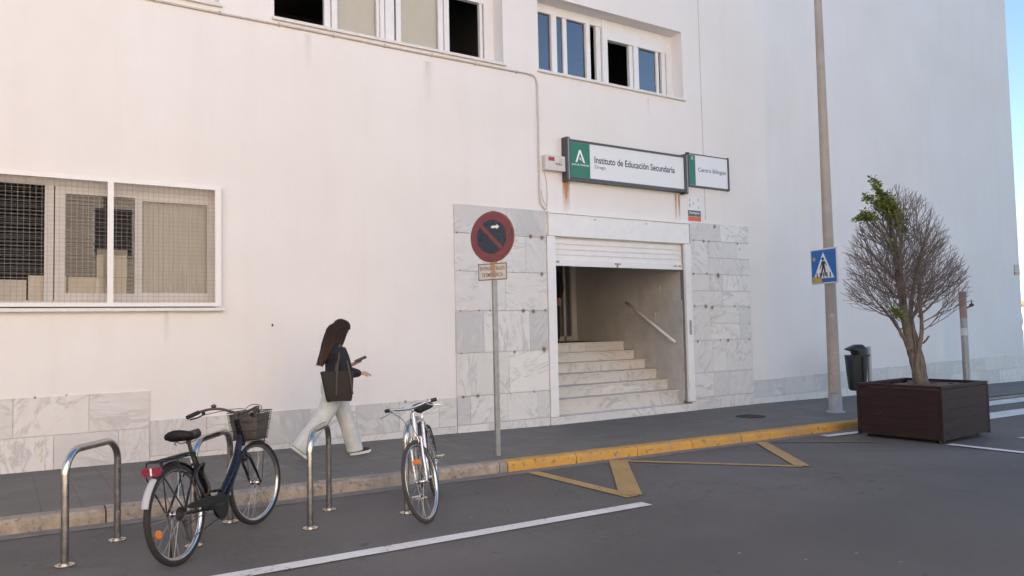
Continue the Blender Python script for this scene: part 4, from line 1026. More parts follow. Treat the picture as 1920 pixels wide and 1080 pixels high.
uvquad([Fm @ Vector(p) for p in ((-.10, -.0475, -.29), (.12, -.0475, -.29), (.12, -.0475, -.14), (-.10, -.0475, -.14))], M['rust_spot'], 'rust_stain', ns)
uvquad([Fm @ Vector(p) for p in ((.16, -.0475, -.06), (.28, -.0475, -.06), (.28, -.0475, .12), (.16, -.0475, .12))], M['rust_spot'], 'rust_stain', ns)

# ------------------------------------------------------------------ lamp post, pedestrian sign
lx, ly = 12.294, 8.329; lz = pave_z(lx, ly)
lp = root('lamp_post', 'tall tapering brown-grey steel lamp post at the kerb by the planter', 'lamp post', (lx, ly, lz))
g = MB(); g.tube([(0, 0, .30), (0, 0, 2.5), (0, 0, 5), (0, 0, 8.3), (0, 0, 9.3)], [.106, .093, .079, .061, .056], 28); g.build('pole', M['pole'], lp, smooth='auto')
g = MB(); g.tube([(0, 0, 0), (0, 0, .018)], .16, 28); g.tube([(0, 0, .018), (0, 0, .32)], .114, 28); g.build('base', M['pole_base'], lp, smooth='auto')
g = MB(); m = Matrix.Rotation(rad(200), 4, 'Z'); g.box(.10, -.05, .34, .125, .05, .66, m, bev=.006); g.build('access_door', M['pole'], lp)
g = MB()
for z_, h_, a in ((1.58, .16, -150), (1.32, .04, -110), (1.22, .05, -120), (1.0, .07, -115), (1.72, .1, -160)):
    n = 9
    for i in range(n):
        a0 = rad(a-55+110*i/n); a1 = rad(a-55+110*(i+1)/n); r_ = .1012-(z_-1.0)*.006
        if abs(i-4) > 2 and h_ > .1: continue
        g.quad((r_*cos(a0), r_*sin(a0), z_), (r_*cos(a1), r_*sin(a1), z_), (r_*cos(a1), r_*sin(a1), z_+h_*random.uniform(.7, 1)), (r_*cos(a0), r_*sin(a0), z_+h_*random.uniform(.7, 1)))
g.build('paper_remnant', M['sticker'], lp)
g = MB(); g.tube([(0, 0, 9.25), (0, -.3, 9.6), (0, -1.3, 9.75)], .035, 12); arm = g.build('arm', M['pole'], lp, smooth=True)
g = MB(); g.box(-.12, -1.9, 9.70, .12, -1.25, 9.82, bev=.03); g.build('lamp_head', M['galv'], arm)
cr_ = root('pedestrian_sign', 'square blue pedestrian crossing sign strapped to the lamp post', 'traffic sign', (lx, ly, 2.222))
Am = Matrix.Rotation(math.atan2(-.976, -.20), 4, 'Z')       # x axis = right side of the face
Am = Am @ Matrix.Translation((0, -.10, 0))
# face looks along local -y
g = MB(); g.box(-.315, -.03, 0, .315, .0, .63, Am, bev=.006); g.build('panel', M['white_worn'], cr_)
g = MB(); g.box(-.318, -.005, .0, -.3155, .012, .63, Am); g.build('edge', M['rust'], cr_)
g = MB(); g.box(-.29, -.033, .025, .29, -.0302, .605, Am); g.build('blue_field', M['sign_blue'], cr_)
m = Am @ Matrix.Translation((0, -.0355, .10)); g = MB(); g.poly([(-.24, 0), (.24, 0), (.0, .46)], 0, .002, m); g.build('white_triangle', M['text_white'], cr_)
g = MB(); m = Am @ Matrix.Translation((0, -.039, .10))
for i in range(5): c = -.155+i*.078; g.poly([(c-.012, .012), (c+.014, .012), (c+.006, .10), (c-.016, .10)], 0, .002, m)
g.ball(m @ Vector((-.005, .0, .345)), .026, .026, .028, 12)
g.poly([(-.035, .30), (.03, .31), (.035, .20), (-.03, .19)], -.001, .002, m); g.poly([(-.035, .30), (-.03, .265), (-.075, .17), (-.088, .18)], -.001, .002, m); g.poly([(.03, .31), (.035, .265), (.085, .215), (.08, .235)], -.001, .002, m)
g.poly([(-.03, .195), (.005, .195), (-.045, .04), (-.075, .04)], -.001, .002, m); g.poly([(.0, .20), (.035, .20), (.060, .04), (.030, .04)], -.001, .002, m)
g.build('walking_figure', M['text_dark'], cr_)
g = MB(); g.box(-.27, -.036, .01, -.05, -.0335, .13, Am); g.box(-.25, -.036, .42, -.19, -.0335, .48, Am); g.build('sticker', M['yellow_st'], cr_)
for z_ in (.15, .48): MB().tube([(.096*cos(a), .096*sin(a), z_) for a in [2*pi*i/24 for i in range(24)]], .008, 6, closed=True).build('clamp', M['galv'], cr_)

# ------------------------------------------------------------------ short post beyond the planter
qx, qy = 18.62, 9.2; qz = pave_z(qx, qy)
bp = root('steel_post', 'short worn steel post with a rusty top standing beyond the planter', 'post', (qx, qy, qz))
g = MB(); g.tube([(0, 0, 0), (0, 0, 2.3)], .075, 16); g.build('pole', M['galv'], bp, smooth='auto')
g = MB(); g.tube([(0, 0, 1.75), (0, 0, 2.36)], .078, 16); g.build('rusty_cap', simple('rust_tinted_paint', (.30, .20, .16), .8, 0, .3, 20), bp, smooth='auto')
g = MB(); g.tube([(0, 0, 1.35), (0, 0, 1.52)], .079, 16); g.build('paper_band', M['sticker'], bp, smooth='auto')
g = MB(); g.tube([(.07, -.03, 1.98), (.16, -.08, 2.02)], .02, 8); g.ball((.19, -.10, 2.05), .05, .05, .04); g.tube([(.19, -.10, 2.05), (.20, -.1, 2.16)], .015, 6); g.build('bracket', M['dull'], bp, smooth=True)

# ------------------------------------------------------------------ litter bin
bx_, by_ = 14.02, 9.0; bz_ = pave_z(bx_, by_)
bn = root('litter_bin', 'dark grey-green plastic litter bin hung on a pale post beside the planter', 'litter bin', (bx_, by_, bz_), rad(-33.5))
g = MB()                                       # local x = to the right seen from the street
rows = []
for (z_, w_, d_) in ((.29, .125, .10), (.32, .150, .13), (.60, .175, .15), (.98, .198, .17)):
    rows.append([Vector((w_*(abs(cos(a))**.6)*(1 if cos(a) > 0 else -1), d_*(abs(sin(a))**.6)*(1 if sin(a) > 0 else -1), z_)) for a in [2*pi*i/24 for i in range(24)]])
g.loft(rows); g.build('body', M['green_bin'], bn, smooth='auto')
g = MB(); rows = []
for (z_, xa, xb, d_) in ((.985, -.06, .198, .165), (1.05, -.08, .198, .165), (1.085, -.20, .196, .165), (1.11, -.19, .192, .16), (1.175, -.04, .13, .10), (1.185, -.02, .11, .08)):
    c = (xa+xb)/2; w_ = (xb-xa)/2
    rows.append([Vector((c+w_*(abs(cos(a))**.6)*(1 if cos(a) > 0 else -1), d_*(abs(sin(a))**.6)*(1 if sin(a) > 0 else -1), z_)) for a in [2*pi*i/24 for i in range(24)]])
g.loft(rows); g.build('hood', M['green_bin'], bn, smooth='auto')
g = MB(); g.box(-.20, -.175, .955, .20, -.166, .985); g.box(.05, -.19, .30, .075, -.165, .95); g.build('rim_band', M['black'], bn)
g = MB(); g.tube([(.265, .02, 0), (.265, .02, 1.14)], .04, 16); g.build('post', M['pole_base'], bn, smooth='auto')

# ------------------------------------------------------------------ planter
PQ = Vector((10.76, 5.66)); pr = rad(2.5); PWx, PWy, PHt = 1.42, 1.23, .80
pl = root('planter', 'large square dark brown wooden planter box on the roadway holding a bare tree', 'planter', (PQ.x, PQ.y, road_z(PQ.x)-.01), pr)
g = MB(); nb = 5; z0 = .06
for i in range(nb):
    za = z0+i*(PHt-.05-z0)/nb; zb = z0+(i+1)*(PHt-.05-z0)/nb-.0015
    g.box(.045, 0.0, za, PWx-.045, .025, zb, bev=.0015); g.box(.045, PWy-.025, za, PWx-.045, PWy, zb, bev=.003)
    g.box(0, .045, za, .025, PWy-.045, zb, bev=.0015); g.box(PWx-.025, .045, za, PWx, PWy-.045, zb, bev=.003)
g.build('side_boards', M['wood'], pl)
for a in (-.004, PWx-.041):
    for b in (-.004, PWy-.041): MB().box(a, b, .045, a+.045, b+.045, PHt-.048, bev=.003).build('corner_post', M['wood'], pl)
g = MB(); t = .06; e = .001
g.box(-e, -e, PHt-.045, PWx+e, t, PHt, bev=.004); g.box(-e, PWy-t, PHt-.045, PWx+e, PWy+e, PHt, bev=.004); g.box(-e, t+.001, PHt-.045, t, PWy-t-.001, PHt, bev=.004); g.box(PWx-t, t+.001, PHt-.045, PWx+e, PWy-t-.001, PHt, bev=.004)
g.build('rim', M['wood'], pl)
for a in (.12, PWx-.12):
    for b in (.12, PWy-.12): MB().tube([(a, b-.02, .04), (a, b+.02, .04)], .038, 16).box(a-.02, b-.03, .06, a+.02, b+.03, .08).build('caster', M['black'], pl)
g = MB(); n = 14; V = [[g.bm.verts.new((.03+(PWx-.06)*i/n, .03+(PWy-.06)*j/n, PHt-.07+random.uniform(-.015, .02)+.03*sin(i/n*pi)*sin(j/n*pi))) for j in range(n+1)] for i in range(n+1)]
for i in range(n):
    for j in range(n): g.face([V[i][j], V[i+1][j], V[i+1][j+1], V[i][j+1]])
g.build('soil', M['soil'], pl, smooth=True)

# ------------------------------------------------------------------ bare tree
TC = Vector((PQ.x+cos(pr)*PWx*.5-sin(pr)*PWy*.5, PQ.y+sin(pr)*PWx*.5+cos(pr)*PWy*.5, road_z(PQ.x)+PHt-.10))
def make_tree():
    rng = random.Random(11)
    tr = root('potted_tree', 'nearly bare bushy tree with a green leafy tuft growing in the brown planter', 'tree', tuple(TC))
    E1 = Vector((cos(YAW), -sin(YAW), 0)); E2 = Vector((sin(YAW), cos(YAW), 0))
    def P(px, py, dep=0): return E1*((px-1720)/127.0)+E2*dep+Vector((0, 0, (724-py)/127.0))
    # main stems
    stems = [([P(1722, 724), P(1712, 680, .02), P(1704, 645, .03), P(1698, 600, .03), P(1692, 545, .02), P(1685, 490, 0), P(1681, 450, 0), P(1677, 425, 0), P(1668, 395, -.03), P(1660, 365, -.04)], [.095, .078, .068, .062, .055, .048, .042, .034, .022, .012]),
             ([P(1730, 724, .05), P(1728, 680, .06), P(1721, 640, .08), P(1712, 600, .1), P(1717, 560, .14), P(1728, 520, .15), P(1738, 480, .18), P(1752, 445, .2)], [.065, .05, .040, .036, .032, .026, .018, .009]),
             ([P(1716, 724, -.05), P(1707, 680, -.06), P(1716, 640, -.09), P(1719, 605, -.12), P(1712, 560, -.18), P(1712, 500, -.24), P(1722, 440, -.28)], [.055, .04, .032, .028, .024, .018, .009]),
             ([P(1702, 655, .03), P(1690, 625, .0), P(1672, 600, -.04), P(1655, 580, -.08), P(1635, 560, -.12)], [.036, .028, .022, .015, .008]),
             ([P(1690, 530, .02), P(1672, 505, .05), P(1655, 480, .12), P(1640, 450, .18)], [.026, .020, .014, .008]),
             ([P(1684, 480, 0), P(1668, 450, -.04), P(1648, 425, -.12), P(1625, 410, -.2)], [.024, .018, .012, .007]),
             ([P(1690, 470, 0), P(1700, 440, .08), P(1708, 415, .12), P(1712, 385, .16)], [.022, .017, .012, .007]),
             ([P(1716, 590, .12), P(1735, 570, .18), P(1752, 545, .26), P(1772, 520, .3)], [.022, .017, .012, .007]),
             ([P(1712, 590, -.12), P(1728, 568, -.26), P(1740, 548, -.36), P(1762, 530, -.42)], [.020, .015, .010, .006]),
             ([P(1695, 560, .02), P(1682, 540, .2), P(1672, 510, .36), P(1662, 480, .42)], [.020, .015, .010, .006]),
             ([P(1694, 570, .02), P(1680, 550, -.2), P(1672, 525, -.36), P(1665, 495, -.45)], [.020, .015, .010, .006]),
             ([P(1682, 450, 0), P(1676, 425, .14), P(1672, 400, .2), P(1678, 370, .22)], [.018, .013, .009, .006])]
    g = MB()
    for pts, rr in stems:
        Q = smooth_path(pts, 2); n = len(Q); R_ = []
        for i in range(n):
            t = i/(n-1)*(len(rr)-1); k_ = min(len(rr)-2, int(t)); R_.append(rr[k_]+(rr[k_+1]-rr[k_])*(t-k_))
        Q = [q+Vector((rng.uniform(-1, 1), rng.uniform(-1, 1), 0))*.004 for q in Q]
        g.tube(Q, R_, 9)
    # strands fused along the base
    for k_ in range(7):
        a = k_*.9; pts = []
        for i in range(10):
            t = i/9; r_ = .085*(1-t*.55); aa = a+t*2.2; c = P(1721-18*t, 724-120*t, .01)
            pts.append(c+Vector((cos(aa)*r_, sin(aa)*r_, 0)))
        g.tube(pts, [.030*(1-.6*i/9) for i in range(10)], 7)
    g.tube(smooth_path([P(1712, 722, -.08), P(1700, 700, -.12), P(1697, 670, -.1), P(1703, 650, -.05)], 2), .008, 6)
    g.tube(smooth_path([P(1700, 645, -.03), P(1676, 625, -.1), P(1674, 600, -.1), P(1672, 595, -.05)], 2), .008, 6)
    g.tube(smooth_path([P(1724, 640, -.04), P(1727, 633, -.1), P(1730, 626, -.12)], 1), [.02, .016, .016, .014, .012, .01][:6] if False else .014, 7)
    g.build('trunk', M['bark'], tr, smooth=True)
    # twigs: forking shoots inside an egg shaped envelope
    def env(p):
        prof = [(.80, .12), (.95, .45), (1.15, .76), (1.5, .83), (1.9, .76), (2.3, .63), (2.65, .45), (2.9, .25), (3.05, .08)]
        if p.z < .80 or p.z > 3.05: return 9
        cxn = lerp_tab([(.8, -.08), (1.5, -.16), (2.2, -.24), (3.0, -.18)], p.z); c = E1*cxn
        d_ = Vector((p.x-c.x, p.y-c.y)); return d_.length/lerp_tab(prof, p.z)
    occ = {}
    def cell(p): return (int(p.x/.05+100), int(p.y/.05+100), int(p.z/.05))
    g = MB(); seg_count = [0]
    def grow(p, d, r_, gen, life):
        pts = [p.copy()]; rr = [r_]; q = p.copy(); run = 0; nf = rng.uniform(.08, .15); n_ = 0
        bend = Vector((rng.uniform(-1, 1), rng.uniform(-1, 1), rng.uniform(-.3, .6)))*.05
        while n_ < life:
            cr = E1*-.2; ou = Vector((q.x-cr.x, q.y-cr.y, 0)); ou = ou.normalized() if ou.length > .01 else Vector((0, 0, 0))
            d = (d+Vector((0, 0, .055))+ou*.035+bend*.6+Vector((rng.uniform(-1, 1), rng.uniform(-1, 1), rng.uniform(-1, 1)))*.10).normalized()
            q = q+d*.036; n_ += 1; run += .036; seg_count[0] += 1
            k_ = cell(q); e_ = env(q)
            if e_ > 1.0+rng.uniform(-.08, .16): break
            if gen > 0 and occ.get(k_, 0) > 2 and rng.random() < .6: break
            occ[k_] = occ.get(k_, 0)+1
            r_ = max(.0021, r_*.96); pts.append(q.copy()); rr.append(r_)
            if run > nf and gen < 4 and seg_count[0] < 42000:
                run = 0; nf = rng.uniform(.06, .12)
                side = d.cross(Vector((rng.uniform(-1, 1), rng.uniform(-1, 1), rng.uniform(-1, 1)))).normalized()
                grow(q.copy(), (d*cos(.62)+side*sin(.62)+Vector((0, 0, .12))).normalized(), r_*.72, gen+1, max(3, int((life-n_)*.85)))
        if len(pts) > 1:
            pts.append(pts[-1]+d*.035); rr.append(.0011)
            g.tube(pts, rr, 4 if gen else 5, cap=False)
    for si, (pts, rr) in enumerate(stems):
        Q = smooth_path(pts, 3); n = len(Q)
        acc = 0
        for i in range(1, n):
            acc += (Q[i]-Q[i-1]).length
            if Q[i].z < .85 or acc < (.105 if si < 3 else .078): continue
            acc = 0; t = i/(n-1)*(len(rr)-1); k_ = min(len(rr)-2, int(t)); rs = rr[k_]+(rr[k_+1]-rr[k_])*(t-k_)
            tan = (Q[i]-Q[i-1]).normalized(); a = rng.uniform(0, 2*pi)
            d = (Vector((cos(a), sin(a), 0))*(1.0 if Q[i].z < 2.2 else .55)+tan*.35+Vector((0, 0, .12 if Q[i].z < 1.5 else .4))).normalized()
            grow(Q[i], d, min(.0105, rs*.5+.002), 0, 30)
        for k_ in range(3): grow(Q[-1], ((Q[-1]-Q[-3]).normalized()+Vector((rng.uniform(-.4, .4), rng.uniform(-.4, .4), .2))).normalized(), .006, 0, 22)
    g.build('twigs', M['twig'], tr, smooth=True)
    # leaves
    g = MB()
    def leaf(c, L_, dr, up):
        dr = dr.normalized(); sd__ = dr.cross(up).normalized(); w_ = L_*.34; n_ = sd__.cross(dr)
        a = c; b = c+dr*L_*.45+sd__*w_-n_*L_*.05; d_ = c+dr*L_; e = c+dr*L_*.45-sd__*w_-n_*L_*.05; f = c+dr*L_*.5+n_*L_*.06
        va, vb, vd, ve, vf = [g.bm.verts.new(q) for q in (a, b, d_, e, f)]
        g.face([va, vb, vf]); g.face([vb, vd, vf]); g.face([vd, ve, vf]); g.face([ve, va, vf])
    tg = MB()
    tufts = [((1622, 332), (1650, 385), .15, 60), ((1605, 365), (1650, 390), .14, 75), ((1630, 350), (1662, 400), .2, 120), ((1648, 370), (1672, 420), .22, 140), ((1660, 395), (1680, 440), .14, 90), ((1588, 407), (1622, 405), .10, 55), ((1600, 396), (1626, 405), .10, 55), ((1650, 450), (1664, 470), .09, 35), ((1655, 575), (1672, 592), .10, 55), ((1612, 405), (1640, 408), .06, 14)]
    for (x0, y0), (x1, y1), sp, cnt in tufts:
        a = P(x0, y0, -.38 if y0 < 500 else -.30); b = P(x1, y1, -.30); tg.tube([b, (a+b)*.5+Vector((0, 0, .03)), a], [.007, .005, .002], 5)
        for i in range(int(cnt*3.0)):
            t = rng.random(); c = a.lerp(b, t)+Vector((rng.gauss(0, sp*.35), rng.gauss(0, sp*.35), rng.gauss(0, sp*.35)))*(.4+t*.5)
            leaf(c, rng.uniform(.036, .074), Vector((rng.uniform(-1, 1), rng.uniform(-1, 1), rng.uniform(-.5, 1))), Vector((rng.uniform(-.5, .5), rng.uniform(-.5, .5), 1)))
    g.build('leaves', M['leaf'], tr); tg.build('leafy_shoots', M['bark'], tr)
make_tree()

# ------------------------------------------------------------------ people
def ell(c, rx, ry, n=16, rot=None):
    """horizontal elliptical ring"""
    R_ = rot or Matrix()
    return [Vector(c)+R_ @ Vector((rx*cos(2*pi*i/n), ry*sin(2*pi*i/n), 0)) for i in range(n)]
def limb(g, pts, radii, n=14, flat=None):
    P = smooth_path(pts, 2); m_ = len(P); R_ = []
    for i in range(m_):
        t = i/(m_-1)*(len(radii)-1); k_ = min(len(radii)-2, int(t)); R_.append(radii[k_]+(radii[k_+1]-radii[k_])*(t-k_))
    g.tube(P, R_, n)
def finish(g, name, mat, parent, vox, sm=4):
    o = g.build(name, mat, parent, smooth=True)
    r_ = o.modifiers.new('join', 'REMESH'); r_.mode = 'VOXEL'; r_.voxel_size = vox; r_.use_smooth_shade = True
    s_ = o.modifiers.new('soft', 'SMOOTH'); s_.factor = .5; s_.iterations = sm
    return o
def hand(g, wrist, dirv, up, curl=.5, side=1, scale=1.0):
    d = Vector(dirv).normalized(); u = Vector(up); u = (u-d*u.dot(d)).normalized(); s_ = d.cross(u)*side   # s_ towards thumb
    w0 = Vector(wrist); k_ = scale
    rows = []
    for t, wd, th in ((0, .024, .020), (.25, .032, .019), (.6, .042, .018), (.95, .042, .015)):
        c = w0+d*(.085*t*k_)
        rows.append([c+s_*(wd*k_*cos(2*pi*i/12))+u*(th*k_*sin(2*pi*i/12)) for i in range(12)])
    g.loft(rows)
    for j, (off, L_) in enumerate(((.031, .066), (.011, .075), (-.010, .070), (-.029, .055))):
        b = w0+d*.078*k_+s_*off*k_; pts = [b]; dd = d.copy(); L_ *= k_
        for q in range(3):
            a = curl*(.45+.25*q)*(1+.1*j); dd = (Matrix.Rotation(a, 3, s_*(1 if side > 0 else -1)*(-1)) @ dd) if False else (dd*cos(a)-u*sin(a)).normalized()
            pts.append(pts[-1]+dd*L_*(.42, .32, .26)[q])
        g.tube(smooth_path(pts, 1), [.0095*k_]*2+[.0088*k_]*2+[.008*k_]*2+[.0065*k_]*2, 8)
    b = w0+d*.018*k_+s_*.022*k_; limb(g, [b, b+d*.03*k_+s_*.025*k_-u*.008, b+d*.062*k_+s_*.030*k_-u*.022], [.013*k_, .011*k_, .008*k_], 8)
def head(g, c, yaw_tilt, s=1.0):
    """c: skull centre; yaw_tilt: 4x4 rotation, local +x = face direction"""
    T = Matrix.Translation(c) @ yaw_tilt @ Matrix.Scale(s, 4)
    def V(x_, y_, z_): return T @ Vector((x_, y_, z_))
    rows = []
    for z_, xf, xb, w_ in ((-.135, .020, .010, .015), (-.125, .070, .0, .028), (-.11, .084, .02, .040), (-.085, .088, .045, .052), (-.055, .086, .070, .062), (-.02, .084, .088, .069), (.02, .086, .096, .073), (.055, .086, .096, .073), (.085, .074, .086, .064), (.108, .046, .062, .046), (.118, .012, .028, .02)):
        ring = []
        for i in range(20):
            a = 2*pi*i/20; x_ = cos(a)*(xf if cos(a) > 0 else xb); ring.append(V(x_, w_*sin(a), z_))
        rows.append(ring)
    g.loft(rows)
    # nose, brow, lips, chin, ears
    g.loft([[V(.080, .0, .012), V(.080, -.008, .008), V(.078, .0, .004), V(.080, .008, .008)], [V(.104, 0, -.030), V(.098, -.011, -.036), V(.090, 0, -.044), V(.098, .011, -.036)], [V(.082, 0, -.046), V(.080, -.010, -.048), V(.078, 0, -.05), V(.080, .010, -.048)]])
    for s_ in (-1, 1):
        g.ball(V(.074, s_*.030, .016), .018, .022, .009, 8); g.ball(V(-.005, s_*.072, -.015), .016, .008, .028, 8)
    g.ball(V(.086, 0, -.066), .011, .022, .006, 8); g.ball(V(.085, 0, -.077), .011, .018, .007, 8); g.ball(V(.070, 0, -.112), .020, .020, .016, 8)
    return V
def woman():
    wx, wy = 3.32, 8.85; wz = pave_z(wx, wy)
    r = root('person', 'woman walking with long brown hair, dark jumper and wide pale trousers, looking at her phone', 'person', (wx, wy, wz), rad(2))
    tilt = Matrix.Rotation(rad(26), 4, 'Y'); hc = Vector((.075, 0, 1.505))
    # ---- body (continuous)
    g = MB()
    V = head(g, hc, tilt, .96)
    limb(g, [(.005, 0, 1.28), (.02, 0, 1.37), (.05, 0, 1.45)], [.058, .048, .05])
    g.loft([ell((-.01, 0, .84), .10, .155), ell((-.01, 0, .92), .10, .155), ell((.0, 0, 1.02), .085, .125), ell((.0, 0, 1.15), .095, .135), ell((-.01, 0, 1.25), .095, .155), ell((-.01, 0, 1.31), .07, .13), ell((0, 0, 1.345), .045, .06)])
    # near (right) arm: elbow bent, forearm level
    Rs, Re, Rw = Vector((-.01, -.165, 1.275)), Vector((.035, -.215, 1.01)), Vector((.255, -.155, .985))
    limb(g, [Rs, Rs.lerp(Re, .5), Re], [.050, .044, .038]); limb(g, [Re, Re.lerp(Rw, .5), Rw], [.038, .033, .024])
    hand(g, Rw, (.98, .16, -.03), (0, -.35, .94), .45, 1)
    Ls, Le, Lw = Vector((-.01, .165, 1.275)), Vector((.05, .20, 1.01)), Vector((.215, .06, 1.075))
    limb(g, [Ls, Ls.lerp(Le, .5), Le], [.050, .044, .038]); limb(g, [Le, Le.lerp(Lw, .5), Lw], [.038, .033, .024])
    hand(g, Lw, (.86, -.35, .38), (.30, .25, -.92), -.0, -1)
    # legs
    Fh, Fk, Fa = Vector((.01, .085, .86)), Vector((.16, .075, .47)), Vector((.27, .07, .09))
    Bh, Bk, Ba = Vector((-.02, -.085, .86)), Vector((-.17, -.085, .475)), Vector((-.505, -.08, .20))
    limb(g, [Fh, Fh.lerp(Fk, .5), Fk], [.085, .07, .052]); limb(g, [Fk, Fk.lerp(Fa, .45), Fa], [.052, .048, .034])
    limb(g, [Bh, Bh.lerp(Bk, .5), Bk], [.085, .07, .052]); limb(g, [Bk, Bk.lerp(Ba, .45), Ba], [.052, .048, .034])
    limb(g, [Fa, Fa+Vector((.04, 0, -.03)), Fa+Vector((.15, 0, -.055))], [.036, .034, .022]); limb(g, [Ba, Ba+Vector((.05, 0, -.07)), Ba+Vector((.14, 0, -.155))], [.036, .034, .022])
    finish(g, 'body', M['skin'], r, .0065, 2)
    # eyes
    for s_ in (-1, 1): MB().ball(V(.0845, s_*.030, .004), .006, .011, .0045, 8).build('eye', M['text_dark'], r, smooth=True)
    # ---- hair
    g = MB()
    rows = []
    Th = Matrix.Translation(hc) @ tilt
    for z_, xf, xb, w_ in ((-.10, .02, .125, .078), (-.06, .030, .125, .084), (-.02, .048, .122, .089), (.03, .075, .122, .092), (.07, .094, .113, .086), (.10, .080, .092, .070), (.122, .05, .06, .046), (.130, .015, .02, .015)):
        rows.append([Th @ Vector((cos(a)*(xf if cos(a) > 0 else xb), w_*sin(a), z_)) for a in [2*pi*i/20 for i in range(20)]])
    g.loft(rows)
    rows = []
    for (x_, z_, rx, ry) in ((.05, 1.60, .05, .05), (.03, 1.565, .10, .08), (.005, 1.52, .115, .092), (-.015, 1.46, .104, .094), (-.04, 1.40, .088, .094), (-.07, 1.33, .074, .094), (-.105, 1.26, .062, .092), (-.135, 1.19, .050, .084), (-.16, 1.13, .034, .066), (-.175, 1.09, .018, .04)):
        rows.append(ell((x_, -.005, z_), rx, ry, 18))
    g.loft(rows)
    rng = random.Random(3)
    for i in range(26):                                      # locks
        a = rng.uniform(-1, 1); o_ = rng.uniform(-.012, .02)
        g.tube(smooth_path([Vector((-.06+o_, a*.08, 1.53)), Vector((-.115+o_, a*.095, 1.38)), Vector((-.155+o_, a*.095, 1.22)), Vector((-.205+o_+rng.uniform(-.015, .02), a*.09, 1.07+rng.uniform(-.02, .05)))], 2), [.012]*8+[.009]*4+[.005]*2+[.003]*2, 6)
    for i in range(7):
        a = .078+.012*rng.random()
        g.tube(smooth_path([Th @ Vector((.035+.012*i*.4, -a, .05)), Th @ Vector((.045-.01*i, -a-.004, -.05)), Vector((.055-.02*i, -.085, 1.33)), Vector((.02-.02*i, -.10, 1.25))], 2), [.012]*10+[.007]*4+[.004]*2, 6)
    finish(g, 'hair', M['hair'], r, .0075, 1)
    # ---- jumper
    g = MB()
    g.loft([ell((-.005, 0, .93), .122, .178), ell((0, 0, .99), .118, .168), ell((.0, 0, 1.06), .112, .158), ell((.005, 0, 1.15), .122, .165), ell((.0, 0, 1.235), .116, .178), ell((-.008, 0, 1.30), .088, .165), ell((-.002, 0, 1.345), .060, .085), ell((.006, 0, 1.37), .050, .058)], cap=True)
    limb(g, [Rs+Vector((0, .03, .0)), Rs.lerp(Re, .5)+Vector((0, -.005, 0)), Re], [.080, .088, .082]); limb(g, [Re, Re.lerp(Rw, .5), Rw-Vector((.015, 0, 0))], [.082, .062, .034])
    limb(g, [Ls+Vector((0, -.03, .0)), Ls.lerp(Le, .5), Le], [.072, .074, .070]); limb(g, [Le, Le.lerp(Lw, .5), Lw-Vector((.02, 0, 0))], [.070, .056, .038])
    finish(g, 'jumper', M['jumper'], r, .010, 3)
    # ---- wide trousers
    g = MB()
    g.loft([ell((-.01, 0, 1.0), .112, .158), ell((-.015, 0, .93), .125, .172), ell((-.02, 0, .86), .150, .186), ell((-.015, 0, .76), .155, .180), ell((-.0, 0, .69), .13, .165)])
    def leg(pts):
        rows = []
        for c, rx, ry, tl in pts: rows.append(ell(c, rx, ry, 18, Matrix.Rotation(tl, 4, 'Y')))
        g.loft(rows)
    leg([((.03, .085, .85), .115, .098, 0), ((.065, .085, .70), .118, .100, -.3), ((.105, .08, .58), .105, .095, -.35), ((.15, .078, .46), .096, .09, -.35), ((.19, .075, .34), .095, .09, -.35), ((.225, .072, .22), .100, .094, -.32), ((.255, .07, .12), .096, .092, -.25), ((.27, .07, .045), .100, .095, -.12)])
    leg([((-.05, -.085, .85), .118, .098, 0), ((-.09, -.085, .70), .122, .100, .3), ((-.14, -.085, .58), .108, .096, .4), ((-.20, -.085, .48), .098, .092, .55), ((-.29, -.085, .385), .096, .09, .8), ((-.37, -.083, .295), .100, .094, .85), ((-.44, -.082, .215), .098, .092, .8), ((-.49, -.08, .145), .100, .094, .75)])
    finish(g, 'trousers', M['denim'], r, .011, 3)
    # ---- shoes
    def shoe(m, name='shoe'):
        g = MB(); rows = []
        for x_, w_, h_ in ((-.075, .022, .05), (-.06, .034, .075), (-.02, .037, .085), (.03, .038, .07), (.08, .043, .052), (.13, .042, .042), (.165, .028, .032), (.178, .012, .022)):
            rows.append([m @ Vector((x_, w_*cos(2*pi*i/14), .022+h_*.5+h_*.5*sin(2*pi*i/14))) for i in range(14)])
        g.loft(rows); s_ = g.build(name, M['shoe'], r, smooth=True)
        g = MB(); rows = []
        for z_, k_ in ((0, .97), (.012, 1.02), (.030, .99)):
            rows.append([m @ Vector((.05+.135*k_*cos(a), (.040+.006*cos(a))*k_*sin(a), z_)) for a in [2*pi*i/28 for i in range(28)]])
        g.loft(rows); g.ball(m @ Vector((.155, 0, .026)), .035, .036, .018, 10); g.build('sole', M['sole'], s_, smooth='auto')
        g = MB()
        for k_ in range(4): g.tube([m @ Vector((.045+.022*k_, -.025, .083-.010*k_)), m @ Vector((.045+.022*k_, .025, .083-.010*k_))], .004, 6)
        g.build('laces', M['sole'], s_)
    shoe(Matrix.Translation((.29, .07, .0)) @ Matrix.Rotation(rad(-4), 4, 'Y'))
    shoe(Matrix.Translation((-.50, -.08, .125)) @ Matrix.Rotation(rad(40), 4, 'Y'))
    # ---- tote bag hanging from the near shoulder
    bg_ = root('tote_bag', 'dark brown tote bag with tan straps hanging from the walking woman’s shoulder', 'bag', (wx, wy, wz), rad(2))
    g = MB(); rows = []
